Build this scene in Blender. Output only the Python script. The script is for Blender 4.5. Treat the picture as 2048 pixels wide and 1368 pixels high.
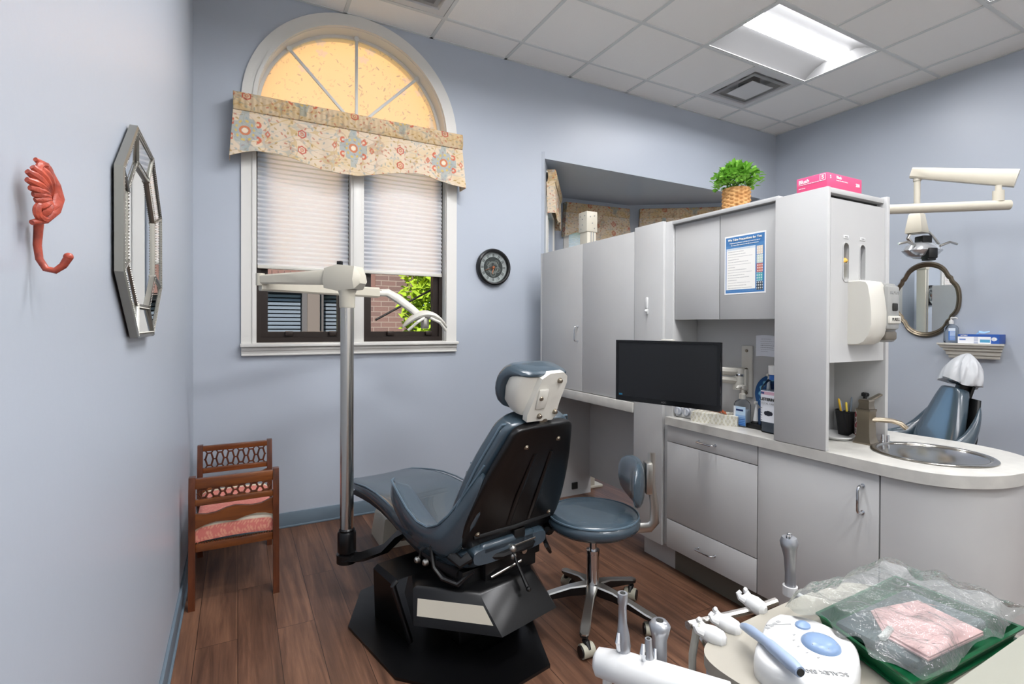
import bpy, bmesh, math, random
import numpy as np
from mathutils import Vector, Matrix
from mathutils.geometry import tessellate_polygon
for _o in list(bpy.data.objects): bpy.data.objects.remove(_o)
SC = bpy.context.scene
COL = SC.collection
R_ = math.radians
PI = math.pi
# ---------------------------------------------------------------- camera
def camera():
    yaw, pitch, roll = R_(28.241), R_(-.431), R_(.228)
    cy, sy, cp, sp = math.cos(yaw), math.sin(yaw), math.cos(pitch), math.sin(pitch)
    F = Vector((sy*cp, cy*cp, sp)); R0 = Vector((cy, -sy, 0)); U0 = R0.cross(F)
    c, s = math.cos(roll), math.sin(roll)
    R = R0*c+U0*s; U = -R0*s+U0*c
    cam = bpy.data.objects.new('camera', bpy.data.cameras.new('camera')); COL.objects.link(cam)
    cam.matrix_world = Matrix(((R.x, U.x, -F.x, 0), (R.y, U.y, -F.y, 0), (R.z, U.z, -F.z, 1.309), (0, 0, 0, 1)))
    cam.data.sensor_fit = 'HORIZONTAL'; cam.data.sensor_width = 36
    cam.data.lens = 1021.3/2048*36
    cam.data.shift_x = 0; cam.data.shift_y = -(684-658.6)/2048
    cam.data.clip_start = .02; cam.data.clip_end = 200
    SC.camera = cam
camera()
# ---------------------------------------------------------------- view and daylight
SC.view_settings.view_transform = 'Standard'; SC.view_settings.look = 'None'
SC.view_settings.gamma = 1; SC.view_settings.use_curve_mapping = False
SC.view_settings.exposure = 0.92
W = bpy.data.worlds.new('sky'); SC.world = W; W.use_nodes = True
_bg = W.node_tree.nodes['Background']
_sky = W.node_tree.nodes.new('ShaderNodeTexSky'); _sky.sky_type = 'HOSEK_WILKIE'; _sky.turbidity = 3.0; _sky.ground_albedo = .4
_sky.sun_direction = Vector((-.25, -.62, .72)).normalized()
W.node_tree.links.new(_sky.outputs[0], _bg.inputs[0]); _bg.inputs[1].default_value = 6.0
_sun = bpy.data.objects.new('sun', bpy.data.lights.new('sun', 'SUN')); COL.objects.link(_sun)
_sun.data.energy = 7.0; _sun.data.angle = R_(1.0); _sun.data.color = (1, .93, .82)
_sun.rotation_euler = Vector((.25, .62, -.72)).to_track_quat('-Z', 'Y').to_euler()
LAMP, LAMP2 = 29.0, 46.0      # emission of the troffer diffusers; the out-of-view ones are boosted as fill
# ---------------------------------------------------------------- room numbers
XL, XR, YB, YF, H = -.235, 5.215, 3.59, -2.3, 3.409
# ---------------------------------------------------------------- materials
def lin(c):
    return tuple(((x/255)/12.92 if x/255 <= .04045 else ((x/255+.055)/1.055)**2.4) for x in c[:3])+(1.,)
class NT:
    def __init__(s, m): s.t = m.node_tree; s.n = s.t.nodes; s.l = s.t.links
    def new(s, k, **kw):
        nd = s.n.new(k)
        for a, b in kw.items(): setattr(nd, a, b)
        return nd
    def link(s, a, b): s.l.new(a, b)
def mat(name, col, rough=.5, metal=0, spec=.5, bump=None, coat=0, trans=0, ior=1.45, emit=None, var=None, alpha=1):
    m = bpy.data.materials.new(name); m.use_nodes = True
    T = NT(m); b = T.n['Principled BSDF']
    b.inputs['Base Color'].default_value = lin(col); b.inputs['Roughness'].default_value = rough
    b.inputs['Metallic'].default_value = metal; b.inputs['Specular IOR Level'].default_value = spec
    b.inputs['Coat Weight'].default_value = coat; b.inputs['Transmission Weight'].default_value = trans
    b.inputs['IOR'].default_value = ior; b.inputs['Alpha'].default_value = alpha
    if emit: b.inputs['Emission Color'].default_value = lin(emit[0]); b.inputs['Emission Strength'].default_value = emit[1]
    tc = T.new('ShaderNodeTexCoord')
    if var:   # (second colour, scale, detail)
        n = T.new('ShaderNodeTexNoise'); n.inputs['Scale'].default_value = var[1]; n.inputs['Detail'].default_value = 5
        mx = T.new('ShaderNodeMix', data_type='RGBA'); mx.inputs[6].default_value = lin(col); mx.inputs[7].default_value = lin(var[0])
        rp = T.new('ShaderNodeMapRange'); rp.inputs[1].default_value = .35; rp.inputs[2].default_value = .65
        T.link(tc.outputs['Object'], n.inputs['Vector']); T.link(n.outputs[0], rp.inputs[0]); T.link(rp.outputs[0], mx.inputs[0]); T.link(mx.outputs[2], b.inputs['Base Color'])
    if bump:  # (scale, strength)
        n = T.new('ShaderNodeTexNoise'); n.inputs['Scale'].default_value = bump[0]; n.inputs['Detail'].default_value = 4
        bp = T.new('ShaderNodeBump'); bp.inputs['Strength'].default_value = bump[1]; bp.inputs['Distance'].default_value = .01
        T.link(tc.outputs['Object'], n.inputs['Vector']); T.link(n.outputs[0], bp.inputs['Height']); T.link(bp.outputs[0], b.inputs['Normal'])
    return m
def paintmat(name, rough=.6, spec=.4, bump=None, transl=0):
    m = mat(name, (255, 255, 255), rough, 0, spec, bump); T = NT(m)
    a = T.new('ShaderNodeAttribute', attribute_name='Col')
    T.link(a.outputs['Color'], T.n['Principled BSDF'].inputs['Base Color'])
    return m
def transluc(name, col, f=.6, rough=.8):
    m = mat(name, col, rough); T = NT(m)
    t = T.new('ShaderNodeBsdfTranslucent'); t.inputs[0].default_value = lin(col)
    mx = T.new('ShaderNodeMixShader'); mx.inputs[0].default_value = f
    T.link(T.n['Principled BSDF'].outputs[0], mx.inputs[1]); T.link(t.outputs[0], mx.inputs[2]); T.link(mx.outputs[0], T.n['Material Output'].inputs[0])
    return m
def clearmat(name, col=(255, 255, 255), glossf=.08, rough=.02, bump=None):
    # thin clear sheet: see-through with a sharp reflection
    m = bpy.data.materials.new(name); m.use_nodes = True; T = NT(m); T.n.remove(T.n['Principled BSDF'])
    tr = T.new('ShaderNodeBsdfTransparent'); tr.inputs[0].default_value = lin(col)
    gl = T.new('ShaderNodeBsdfGlossy'); gl.inputs['Roughness'].default_value = rough
    fr = T.new('ShaderNodeLayerWeight'); fr.inputs[0].default_value = glossf
    mx = T.new('ShaderNodeMixShader')
    T.link(fr.outputs['Fresnel'], mx.inputs[0]); T.link(tr.outputs[0], mx.inputs[1]); T.link(gl.outputs[0], mx.inputs[2])
    if bump:
        tc = T.new('ShaderNodeTexCoord'); n = T.new('ShaderNodeTexNoise'); n.inputs['Scale'].default_value = bump[0]; n.inputs['Detail'].default_value = 3
        bp = T.new('ShaderNodeBump'); bp.inputs['Strength'].default_value = bump[1]; bp.inputs['Distance'].default_value = .01
        T.link(tc.outputs['Object'], n.inputs['Vector']); T.link(n.outputs[0], bp.inputs['Height']); T.link(bp.outputs[0], gl.inputs['Normal']); T.link(bp.outputs[0], fr.inputs['Normal'])
    T.link(mx.outputs[0], T.n['Material Output'].inputs[0])
    return m
MT = {}
MT['wall'] = mat('wall_paint', (172, 179, 189), .36, spec=.5, bump=(60, .02))
MT['ceil'] = mat('ceiling_tile', (243, 241, 236), .9, spec=.2, bump=(220, .12))
MT['tbar'] = mat('ceiling_bar', (214, 216, 213), .6)
MT['trimw'] = mat('white_trim', (212, 210, 204), .35)
MT['base'] = mat('baseboard_vinyl', (104, 120, 132), .45)
MT['lam'] = mat('grey_laminate', (186, 186, 184), .42, var=((181, 181, 180), 3), bump=(150, .015))
MT['lamd'] = mat('grey_laminate_edge', (150, 151, 150), .45)
MT['gap'] = mat('dark_gap', (38, 38, 36), .8)
MT['toe'] = mat('toe_kick_vinyl', (98, 95, 86), .5)
MT['counter'] = mat('speckled_laminate', (188, 186, 179), .38, var=((175, 173, 167), 14))
MT['chrome'] = mat('chrome', (215, 217, 220), .12, 1)
MT['alu'] = mat('polished_aluminium', (190, 188, 182), .28, 1)
MT['steel'] = mat('brushed_steel', (196, 192, 186), .22, 1, bump=(300, .02))
MT['basin'] = mat('polished_basin_steel', (176, 172, 165), .13, 1)
MT['nickel'] = mat('brushed_nickel', (150, 140, 124), .35, 1)
MT['mirror'] = mat('mirror_glass', (235, 238, 240), .01, 1)
MT['beige'] = mat('cream_enamel', (196, 190, 174), .35)
MT['offw'] = mat('off_white_plastic', (202, 199, 189), .35)
MT['white'] = mat('white_plastic', (212, 212, 210), .35)
MT['black'] = mat('black_enamel', (11, 11, 12), .3, spec=.5)
MT['blackp'] = mat('black_plastic', (12, 12, 13), .42)
MT['rubber'] = mat('dark_rubber', (30, 30, 30), .7)
MT['blue'] = mat('slate_blue_vinyl', (56, 71, 81), .25, spec=.9, bump=(70, .04), coat=.3)
MT['pipe'] = mat('vinyl_piping', (82, 100, 112), .35)
MT['glass'] = clearmat('window_glass', (250, 252, 252), .06)
MT['darkb'] = mat('dark_bronze', (34, 23, 17), .45, .2)
MT['shade'] = transluc('cellular_shade', (250, 250, 253), .6)
MT['fabric'] = paintmat('printed_fabric', .9, .2, bump=(500, .05))
MT['print'] = paintmat('printed_surface', .45)
MT['printm'] = paintmat('printed_matte', .8, .3)
MT['caster'] = mat('grey_caster', (168, 165, 148), .5)
def wood(name, c1, c2, rough=.3, scale=(3, 3, 40), horiz=None):
    m = mat(name, c1, rough); T = NT(m); b = T.n['Principled BSDF']
    tc = T.new('ShaderNodeTexCoord'); mp = T.new('ShaderNodeMapping'); mp.inputs['Scale'].default_value = scale
    n = T.new('ShaderNodeTexNoise'); n.inputs['Scale'].default_value = 1.0; n.inputs['Detail'].default_value = 6; n.inputs['Distortion'].default_value = .6
    mx = T.new('ShaderNodeMix', data_type='RGBA'); mx.inputs[6].default_value = lin(c1); mx.inputs[7].default_value = lin(c2)
    rp = T.new('ShaderNodeMapRange'); rp.inputs[1].default_value = .32; rp.inputs[2].default_value = .68
    T.link(tc.outputs['Object'], mp.inputs[0]); T.link(mp.outputs[0], n.inputs['Vector']); T.link(n.outputs[0], rp.inputs[0]); T.link(rp.outputs[0], mx.inputs[0]); T.link(mx.outputs[2], b.inputs['Base Color'])
    return m
MT['wood'] = wood('bench_wood', (98, 50, 26), (64, 32, 18), .28, (30, 30, 6))
MT['woodh'] = wood('bench_rail_wood', (118, 66, 30), (86, 44, 20), .28, (6, 30, 40))
def floormat():
    m = mat('vinyl_plank_floor', (80, 54, 40), .38, spec=.4); T = NT(m); b = T.n['Principled BSDF']
    tc = T.new('ShaderNodeTexCoord')
    mp = T.new('ShaderNodeMapping'); mp.inputs['Rotation'].default_value = (0, 0, PI/2)
    T.link(tc.outputs['Object'], mp.inputs[0])
    br = T.new('ShaderNodeTexBrick'); br.offset = .37; br.inputs['Scale'].default_value = 1
    br.inputs['Brick Width'].default_value = 1.2; br.inputs['Row Height'].default_value = .15; br.inputs['Mortar Size'].default_value = .0012
    br.inputs['Color1'].default_value = (0, 0, 0, 1); br.inputs['Color2'].default_value = (1, 1, 1, 1); br.inputs['Mortar'].default_value = (.5, .5, .5, 1); br.inputs['Bias'].default_value = 0
    T.link(mp.outputs[0], br.inputs['Vector'])
    m2 = T.new('ShaderNodeMapping'); m2.inputs['Scale'].default_value = (26, 1.5, 1)
    add = T.new('ShaderNodeVectorMath', operation='ADD'); sc = T.new('ShaderNodeVectorMath', operation='SCALE'); sc.inputs['Scale'].default_value = 7.3
    T.link(br.outputs['Color'], sc.inputs[0]); T.link(tc.outputs['Object'], m2.inputs[0]); T.link(m2.outputs[0], add.inputs[0]); T.link(sc.outputs[0], add.inputs[1])
    n1 = T.new('ShaderNodeTexNoise'); n1.inputs['Scale'].default_value = 1; n1.inputs['Detail'].default_value = 8; n1.inputs['Roughness'].default_value = .65; n1.inputs['Distortion'].default_value = .5
    T.link(add.outputs[0], n1.inputs['Vector'])
    m3 = T.new('ShaderNodeMapping'); m3.inputs['Scale'].default_value = (5, 1.1, 1); n2 = T.new('ShaderNodeTexNoise'); n2.inputs['Scale'].default_value = 1.3; n2.inputs['Detail'].default_value = 3
    T.link(tc.outputs['Object'], m3.inputs[0]); T.link(m3.outputs[0], n2.inputs['Vector'])
    cr = T.new('ShaderNodeValToRGB'); e = cr.color_ramp.elements
    e[0].position = .3; e[0].color = lin((50, 35, 28)); e[1].position = .74; e[1].color = lin((138, 100, 77))
    el = cr.color_ramp.elements.new(.5); el.color = lin((94, 66, 51))
    a1 = T.new('ShaderNodeMath', operation='MULTIPLY_ADD'); a1.inputs[1].default_value = .70; T.link(n1.outputs[0], a1.inputs[0])
    a2 = T.new('ShaderNodeMath', operation='MULTIPLY'); a2.inputs[1].default_value = .26; T.link(n2.outputs[0], a2.inputs[0])
    a3 = T.new('ShaderNodeMath', operation='MULTIPLY_ADD'); a3.inputs[1].default_value = .07; T.link(br.outputs['Color'], a3.inputs[0]); T.link(a2.outputs[0], a3.inputs[2]); T.link(a3.outputs[0], a1.inputs[2])
    T.link(a1.outputs[0], cr.inputs[0])
    mx = T.new('ShaderNodeMix', data_type='RGBA'); mx.inputs[7].default_value = lin((34, 23, 18)); T.link(br.outputs['Fac'], mx.inputs[0]); T.link(cr.outputs[0], mx.inputs[6]); T.link(mx.outputs[2], b.inputs['Base Color'])
    bp = T.new('ShaderNodeBump'); bp.inputs['Strength'].default_value = .12; bp.inputs['Distance'].default_value = .004; T.link(n1.outputs[0], bp.inputs['Height']); T.link(bp.outputs[0], b.inputs['Normal'])
    return m
MT['floor'] = floormat()
# ---------------------------------------------------------------- mesh helpers
class MB:
    """collects shapes into one mesh"""
    def __init__(s): s.b = bmesh.new()
    def _add(s, vs, fs, M=None, sm=False):
        if M is not None: vs = [M @ Vector(v) for v in vs]
        bv = [s.b.verts.new(v) for v in vs]
        out = []
        for f in fs:
            try: fc = s.b.faces.new([bv[i] for i in f])
            except ValueError: continue
            fc.smooth = sm; out.append(fc)
        return bv, out
    def box(s, x0, x1, y0, y1, z0, z1, bev=0, M=None, seg=2):
        vs = [(x, y, z) for x in (x0, x1) for y in (y0, y1) for z in (z0, z1)]
        fs = [(0, 1, 3, 2), (4, 6, 7, 5), (0, 4, 5, 1), (2, 3, 7, 6), (0, 2, 6, 4), (1, 5, 7, 3)]
        bv, f = s._add(vs, fs, M)
        if bev:
            es = list({e for v in bv for e in v.link_edges})
            r = bmesh.ops.bevel(s.b, geom=es, offset=bev, segments=seg, profile=.5, affect='EDGES')
            for q in r['faces']: q.smooth = True
        return s
    def tube(s, pts, r, n=10, cap=True, sq=None, M=None, flat=None):
        """round (or oval, via sq=(rx,ry) factors with up vector flat) tube along points"""
        P = [Vector(p) for p in pts]; k = len(P); rs = r if isinstance(r, (list, tuple)) else [r]*k
        rings = []; up = Vector(flat) if flat else None; prev = None
        for i in range(k):
            t = (P[min(i+1, k-1)]-P[max(i-1, 0)]).normalized()
            if up is not None: a = t.cross(up).normalized()
            elif prev is None:
                a = t.orthogonal().normalized()
            else:
                a = (prev-t*prev.dot(t)).normalized()
            prev = a; b = t.cross(a).normalized(); q = sq or (1, 1)
            rings.append([P[i]+a*(math.cos(2*PI*j/n)*rs[i]*q[0])+b*(math.sin(2*PI*j/n)*rs[i]*q[1]) for j in range(n)])
        return s.loft(rings, cap=cap, M=M)
    def loft(s, rings, closed=True, cap=True, M=None, sm=True):
        n = len(rings[0]); vs = [v for r in rings for v in r]; fs = []
        for i in range(len(rings)-1):
            for j in range(n if closed else n-1):
                a, b = i*n+j, i*n+(j+1) % n
                fs.append((a, b, b+n, a+n))
        bv, f = s._add(vs, fs, M, sm)
        if cap and closed:
            for q in (list(reversed(bv[:n])), bv[-n:]):
                try: s.b.faces.new(q)
                except ValueError: pass
        return s
    def cyl(s, p0, p1, r0, r1=None, n=20, M=None):
        return s.tube([p0, p1], [r0, r0 if r1 is None else r1], n, M=M)
    def lathe(s, prof, o=(0, 0, 0), axis='z', n=32, M=None, sx=1, sy=1):
        rings = []
        for r, h in prof:
            ring = []
            for j in range(n):
                a = 2*PI*j/n; c, q = math.cos(a)*max(r, 1e-4)*sx, math.sin(a)*max(r, 1e-4)*sy
                v = {'z': (c, q, h), 'y': (c, h, q), 'x': (h, c, q)}[axis]
                ring.append(Vector(v)+Vector(o))
            rings.append(ring)
        return s.loft(rings, M=M)
    def ball(s, c, r, sx=1, sy=1, sz=1, n=16, M=None):
        return s.lathe([(math.sin(PI*i/(n//2))*r, -math.cos(PI*i/(n//2))*r*sz) for i in range(n//2+1)], c, 'z', n, M, sx, sy)
    def prism(s, outer, d0, d1, axis='y', holes=(), M=None, sm=False):
        """2-D outline (with holes) pushed from d0 to d1 along axis; 2-D coords are the other two axes in order x,y,z"""
        loops = [list(outer)]+[list(h) for h in holes]
        def P(p, d): return {'x': (d, p[0], p[1]), 'y': (p[0], d, p[1]), 'z': (p[0], p[1], d)}[axis]
        flat = [p for l in loops for p in l]; n = len(flat)
        tris = tessellate_polygon([[Vector((p[0], p[1], 0)) for p in l] for l in loops])
        vs = [P(p, d0) for p in flat]+[P(p, d1) for p in flat]; fs = []
        for t in tris: fs.append(tuple(t)); fs.append(tuple(i+n for i in reversed(t)))
        bv, _ = s._add(vs, fs, M)
        o = 0
        for l in loops:
            k = len(l)
            for i in range(k):
                a, b = o+i, o+(i+1) % k
                try: q = s.b.faces.new((bv[a], bv[b], bv[b+n], bv[a+n])); q.smooth = sm
                except ValueError: pass
            o += k
        return s
    def surf(s, grid, thick=0, M=None, sm=True):
        """open grid of points; optional thickness along normals"""
        rows, cols = len(grid), len(grid[0])
        vs = [Vector(p) for r in grid for p in r]
        fs = [(i*cols+j, i*cols+j+1, (i+1)*cols+j+1, (i+1)*cols+j) for i in range(rows-1) for j in range(cols-1)]
        bv, f = s._add(vs, fs, M, sm)
        if thick: bmesh.ops.solidify(s.b, geom=f, thickness=thick)
        return s
def finish(bm, name, m, parent=None, ang=35, sub=0, recalc=True):
    if recalc: bmesh.ops.recalc_face_normals(bm, faces=bm.faces)
    me = bpy.data.meshes.new(name); bm.to_mesh(me); bm.free()
    for mm in (m if isinstance(m, (list, tuple)) else [m]): me.materials.append(mm)
    if ang: me.set_sharp_from_angle(angle=R_(ang))
    o = bpy.data.objects.new(name, me); COL.objects.link(o)
    if parent: o.parent = parent
    if sub:
        md = o.modifiers.new('sub', 'SUBSURF'); md.levels = sub; md.render_levels = sub
    return o
def obj(name, mb, m, parent=None, label=None, **kw):
    o = finish(mb.b, name, MT[m] if isinstance(m, str) else m, parent, **kw)
    if label: o['label'] = label
    return o
def tag(o, label, cat, group=None, kind=None):
    o['label'] = label; o['category'] = cat
    if group: o['group'] = group
    if kind: o['kind'] = kind
    return o
def thing(name, label, cat, loc=(0, 0, 0), rz=0, group=None, parent=None):
    o = bpy.data.objects.new(name, None); COL.objects.link(o); o.empty_display_size = .05
    o.location = loc; o.rotation_euler = (0, 0, rz)
    return tag(o, label, cat, group)
def struct(name, mb, m, parent=None, **kw):
    o = obj(name, mb, m, parent, **kw)
    if parent is None: o['kind'] = 'structure'
    return o
def text(s, size, M, m, parent, name='lettering', align='CENTER', ext=.0004, sx=1, bold=0):
    c = bpy.data.curves.new(name, 'FONT'); c.body = s; c.size = size; c.align_x = align; c.align_y = 'CENTER'; c.extrude = ext; c.offset = bold*size
    f = bpy.data.objects.new('text_source', c); COL.objects.link(f); me = bpy.data.meshes.new_from_object(f.evaluated_get(bpy.context.evaluated_depsgraph_get()))
    bpy.data.objects.remove(f); bpy.data.curves.remove(c); me.materials.clear(); me.materials.append(MT[m] if isinstance(m, str) else m)
    o = bpy.data.objects.new(name, me); COL.objects.link(o)
    o.parent = parent; o.matrix_local = M @ Matrix.Diagonal((sx, 1, 1, 1))
    return o
def frame(o, x, y):
    """matrix with origin o, text running along x, rising along y"""
    x = Vector(x).normalized(); y = Vector(y).normalized(); z = x.cross(y)
    return Matrix(((x.x, y.x, z.x, o[0]), (x.y, y.y, z.y, o[1]), (x.z, y.z, z.z, o[2]), (0, 0, 0, 1)))
def lin_np(c):
    c = np.clip(c, 0, 255)/255.
    return np.where(c <= .04045, c/12.92, ((c+.055)/1.055)**2.4)
def painted(name, nu, nv, pos, colf, m, parent=None, thick=0, label=None):
    """fine sheet whose pattern is its own colour attribute; pos(u,v)->xyz arrays, colf(u,v)->rgb 0..255 arrays"""
    u, v = np.meshgrid(np.linspace(0, 1, nu), np.linspace(0, 1, nv))
    X, Y, Z = pos(u, v); co = np.stack([X+0*u, Y+0*u, Z+0*u], -1).reshape(-1, 3)
    col = lin_np(np.asarray(colf(u, v), float)).reshape(-1, 3)
    idx = np.arange(nu*nv).reshape(nv, nu)
    f = np.stack([idx[:-1, :-1], idx[:-1, 1:], idx[1:, 1:], idx[1:, :-1]], -1).reshape(-1, 4)
    me = bpy.data.meshes.new(name); me.from_pydata(co.tolist(), [], f.tolist())
    a = me.color_attributes.new('Col', 'FLOAT_COLOR', 'POINT')
    a.data.foreach_set('color', np.concatenate([col, np.ones((len(col), 1))], 1).astype(np.float32).ravel())
    me.polygons.foreach_set('use_smooth', [True]*len(f)); me.materials.append(MT[m]); me.update()
    o = bpy.data.objects.new(name, me); COL.objects.link(o)
    if parent: o.parent = parent
    if thick:
        md = o.modifiers.new('thick', 'SOLIDIFY'); md.thickness = thick; md.offset = -1
    if label: o['label'] = label
    return o
def blend(base, col, mask):
    mask = np.clip(mask, 0, 1)[..., None]
    return base*(1-mask)+np.array(col, float)*mask
def arc(cx, cz, r, a0, a1, n):
    return [(cx+r*math.cos(R_(a0+(a1-a0)*i/n)), cz+r*math.sin(R_(a0+(a1-a0)*i/n))) for i in range(n+1)]
def copy_tree(o, parent=None):
    c = o.copy(); COL.objects.link(c); c.parent = parent
    for ch in list(o.children): copy_tree(ch, c)
    return c
def rrect(x0, x1, y0, y1, r, n=5):
    p = []
    for cx_, cy_, a in ((x1-r, y1-r, 0), (x0+r, y1-r, 90), (x0+r, y0+r, 180), (x1-r, y0+r, 270)):
        p += arc(cx_, cy_, r, a, a+90, n)
    return p
# ================================================================ ROOM SHELL
b = MB(); b.box(XL-.15, XR+.15, YF-.15, 5.0, -.08, 0); struct('floor', b, 'floor')
b = MB(); b.box(XL-.12, XL, YF-.12, YB+.2, 0, 3.75); struct('wall_left', b, 'wall')
b = MB(); b.box(XR, XR+.12, YF-.12, YB+.2, 0, 3.75); struct('wall_right', b, 'wall')
b = MB(); b.box(XL, XR, YF-.12, YF, 0, 3.75); struct('wall_front', b, mat('bounce_wall_paint', (226, 226, 222), .6))  # unseen wall, coloured pale to bounce light into the room
WCX, WCZ, WRI, WRO = .7315, 2.692, .6305, .7135      # arched window: centre, spring line, inner and outer radius
def archpoly(r, zb, n=40): return [(WCX-r, zb)]+[(WCX+r*math.cos(R_(180-180*i/n)), WCZ+r*math.sin(R_(180-180*i/n))) for i in range(n+1)]+[(WCX+r, zb)]
OX0, OX1, OZ = 2.229, 4.95, 2.685
b = MB(); b.prism([(XL-.12, 0), (OX0, 0), (OX0, OZ), (OX1, OZ), (OX1, 0), (XR+.12, 0), (XR+.12, 3.75), (XL-.12, 3.75)], YB, YB+.2, 'y', holes=[archpoly(WRI+.012, 1.19)])
struct('wall_back', b, 'wall')
# ceiling: lay-in tiles on a bar grid; some cells hold fixtures
GX = [XL]+[.027+.61*i for i in range(9)]+[XR]; GX = [g for g in GX if XL <= g <= XR]
GX = [XL, .027, .637, 1.247, 1.857, 2.467, 3.077, 3.687, 4.297, 4.907, XR]
GY = [YF]+[-2.175+.61*i for i in range(10)]+[YB]      # ... 2.095, 2.705, 3.315
GY = [YF, -2.175, -1.565, -.955, -.345, .265, .875, 1.485, 2.095, 2.705, 3.315, YB]
LIGHTS = [(6, 8), (6, 6), (2, 7), (2, 5), (2, 3), (2, 1), (6, 2)]    # (ix,iy) of the first of two cells in x; last three are added unseen fill
VENTS = [(7, 9), (2, 9)]
used = {(i+k, j) for i, j in LIGHTS for k in (0, 1)} | set(VENTS)
b = MB()
for i in range(len(GX)-1):
    for j in range(len(GY)-1):
        if (i, j) in used: continue
        b.box(GX[i]+.004, GX[i+1]-.004, GY[j]+.004, GY[j+1]-.004, H+.002, H+.02)
ceil = struct('ceiling', b, 'ceil')
b = MB()
for x in GX[1:-1]:
    segs = []; y0 = YF
    for j in range(len(GY)-1):
        i = GX.index(x)
        if any(i == a+1 and j == bb for a, bb in LIGHTS):
            if GY[j] > y0: segs.append((y0, GY[j]))
            y0 = GY[j+1]
    segs.append((y0, YB))
    for a, c in segs: b.box(x-.012, x+.012, a, c, H-.004, H+.003)
for y in GY[1:-1]: b.box(XL, XR, y-.012, y+.012, H-.0045, H+.0025)
for a in ((XL, XL+.02, YF, YB), (XR-.02, XR, YF, YB), (XL, XR, YF, YF+.02), (XL, XR, YB-.02, YB)): b.box(*a, H-.004, H+.001)
obj('ceiling_grid', b, 'tbar', ceil)
b = MB(); b.box(XL-.12, XR+.12, YF-.12, YB+.2, 3.75, 3.9); struct('light_block_slab', b, 'ceil')  # unseen slab added over the ceiling to block outside light
b = MB(); b.box(XL, XL+.012, YF, YB, 0, .095, .003); b.box(XL, XL+.02, YF, YB, 0, .012, .003); struct('baseboard_left', b, 'base')
b = MB(); b.box(XL+.012, OX0, YB-.012, YB, 0, .095, .003); b.box(XL+.02, OX0, YB-.02, YB, 0, .012, .003); struct('baseboard_back', b, 'base')
b = MB(); b.box(XR-.012, XR, YF, YB, 0, .095, .003); struct('baseboard_right', b, 'base')
# ---------------------------------------------------------------- bay behind the cabinets
BAY = [(OX0, YB+.0), (3.0, 4.6), (3.93, 4.52), (OX1, 3.79)]
b = MB(); b.prism([(OX0-.3, YB+.2), (2.85, 4.8), (4.0, 4.75), (OX1+.3, YB+.2)], OZ, OZ+.1, 'z')
b.prism([(OX0, YB), (OX1, YB), (OX1, YB+.21), (OX0, YB+.21)], OZ-.0005, OZ, 'z'); struct('ceiling_bay', b, 'wall')
baywin = []
def baywall(name, p, q, wx0, wx1, z0=.9, z1=2.35, idx=2, valspan=None):
    """a wall panel from p to q with a window between fractions wx0..wx1"""
    p = Vector((*p, 0)); q = Vector((*q, 0)); L = (q-p).length; d = (q-p)/L; n = Vector((d.y, -d.x, 0))   # n points into the room
    M = Matrix(((d.x, -n.x, 0, p.x), (d.y, -n.y, 0, p.y), (0, 0, 1, 0), (0, 0, 0, 1)))
    a, c = wx0*L, wx1*L
    w = MB(); w.prism([(-.02, 0), (L+.02, 0), (L+.02, OZ+.05), (-.02, OZ+.05)], 0, .12, 'y', holes=[[(a, z0), (c, z0), (c, z1), (a, z1)]], M=M)
    struct(name, w, 'wall')
    wo = bpy.data.objects.new('window_%d' % idx, None); COL.objects.link(wo); wo['kind'] = 'structure'; wo.matrix_world = M
    f = MB(); f.prism([(a-.06, z0-.06), (c+.06, z0-.06), (c+.06, z1+.06), (a-.06, z1+.06)], -.015, 0, 'y', holes=[[(a, z0), (c, z0), (c, z1), (a, z1)]]); obj('casing', f, 'trimw', wo)
    g = MB(); g.box(a, c, .08, .086, z0, z1); obj('pane', g, 'glass', wo)
    return M, L, a, c
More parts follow.
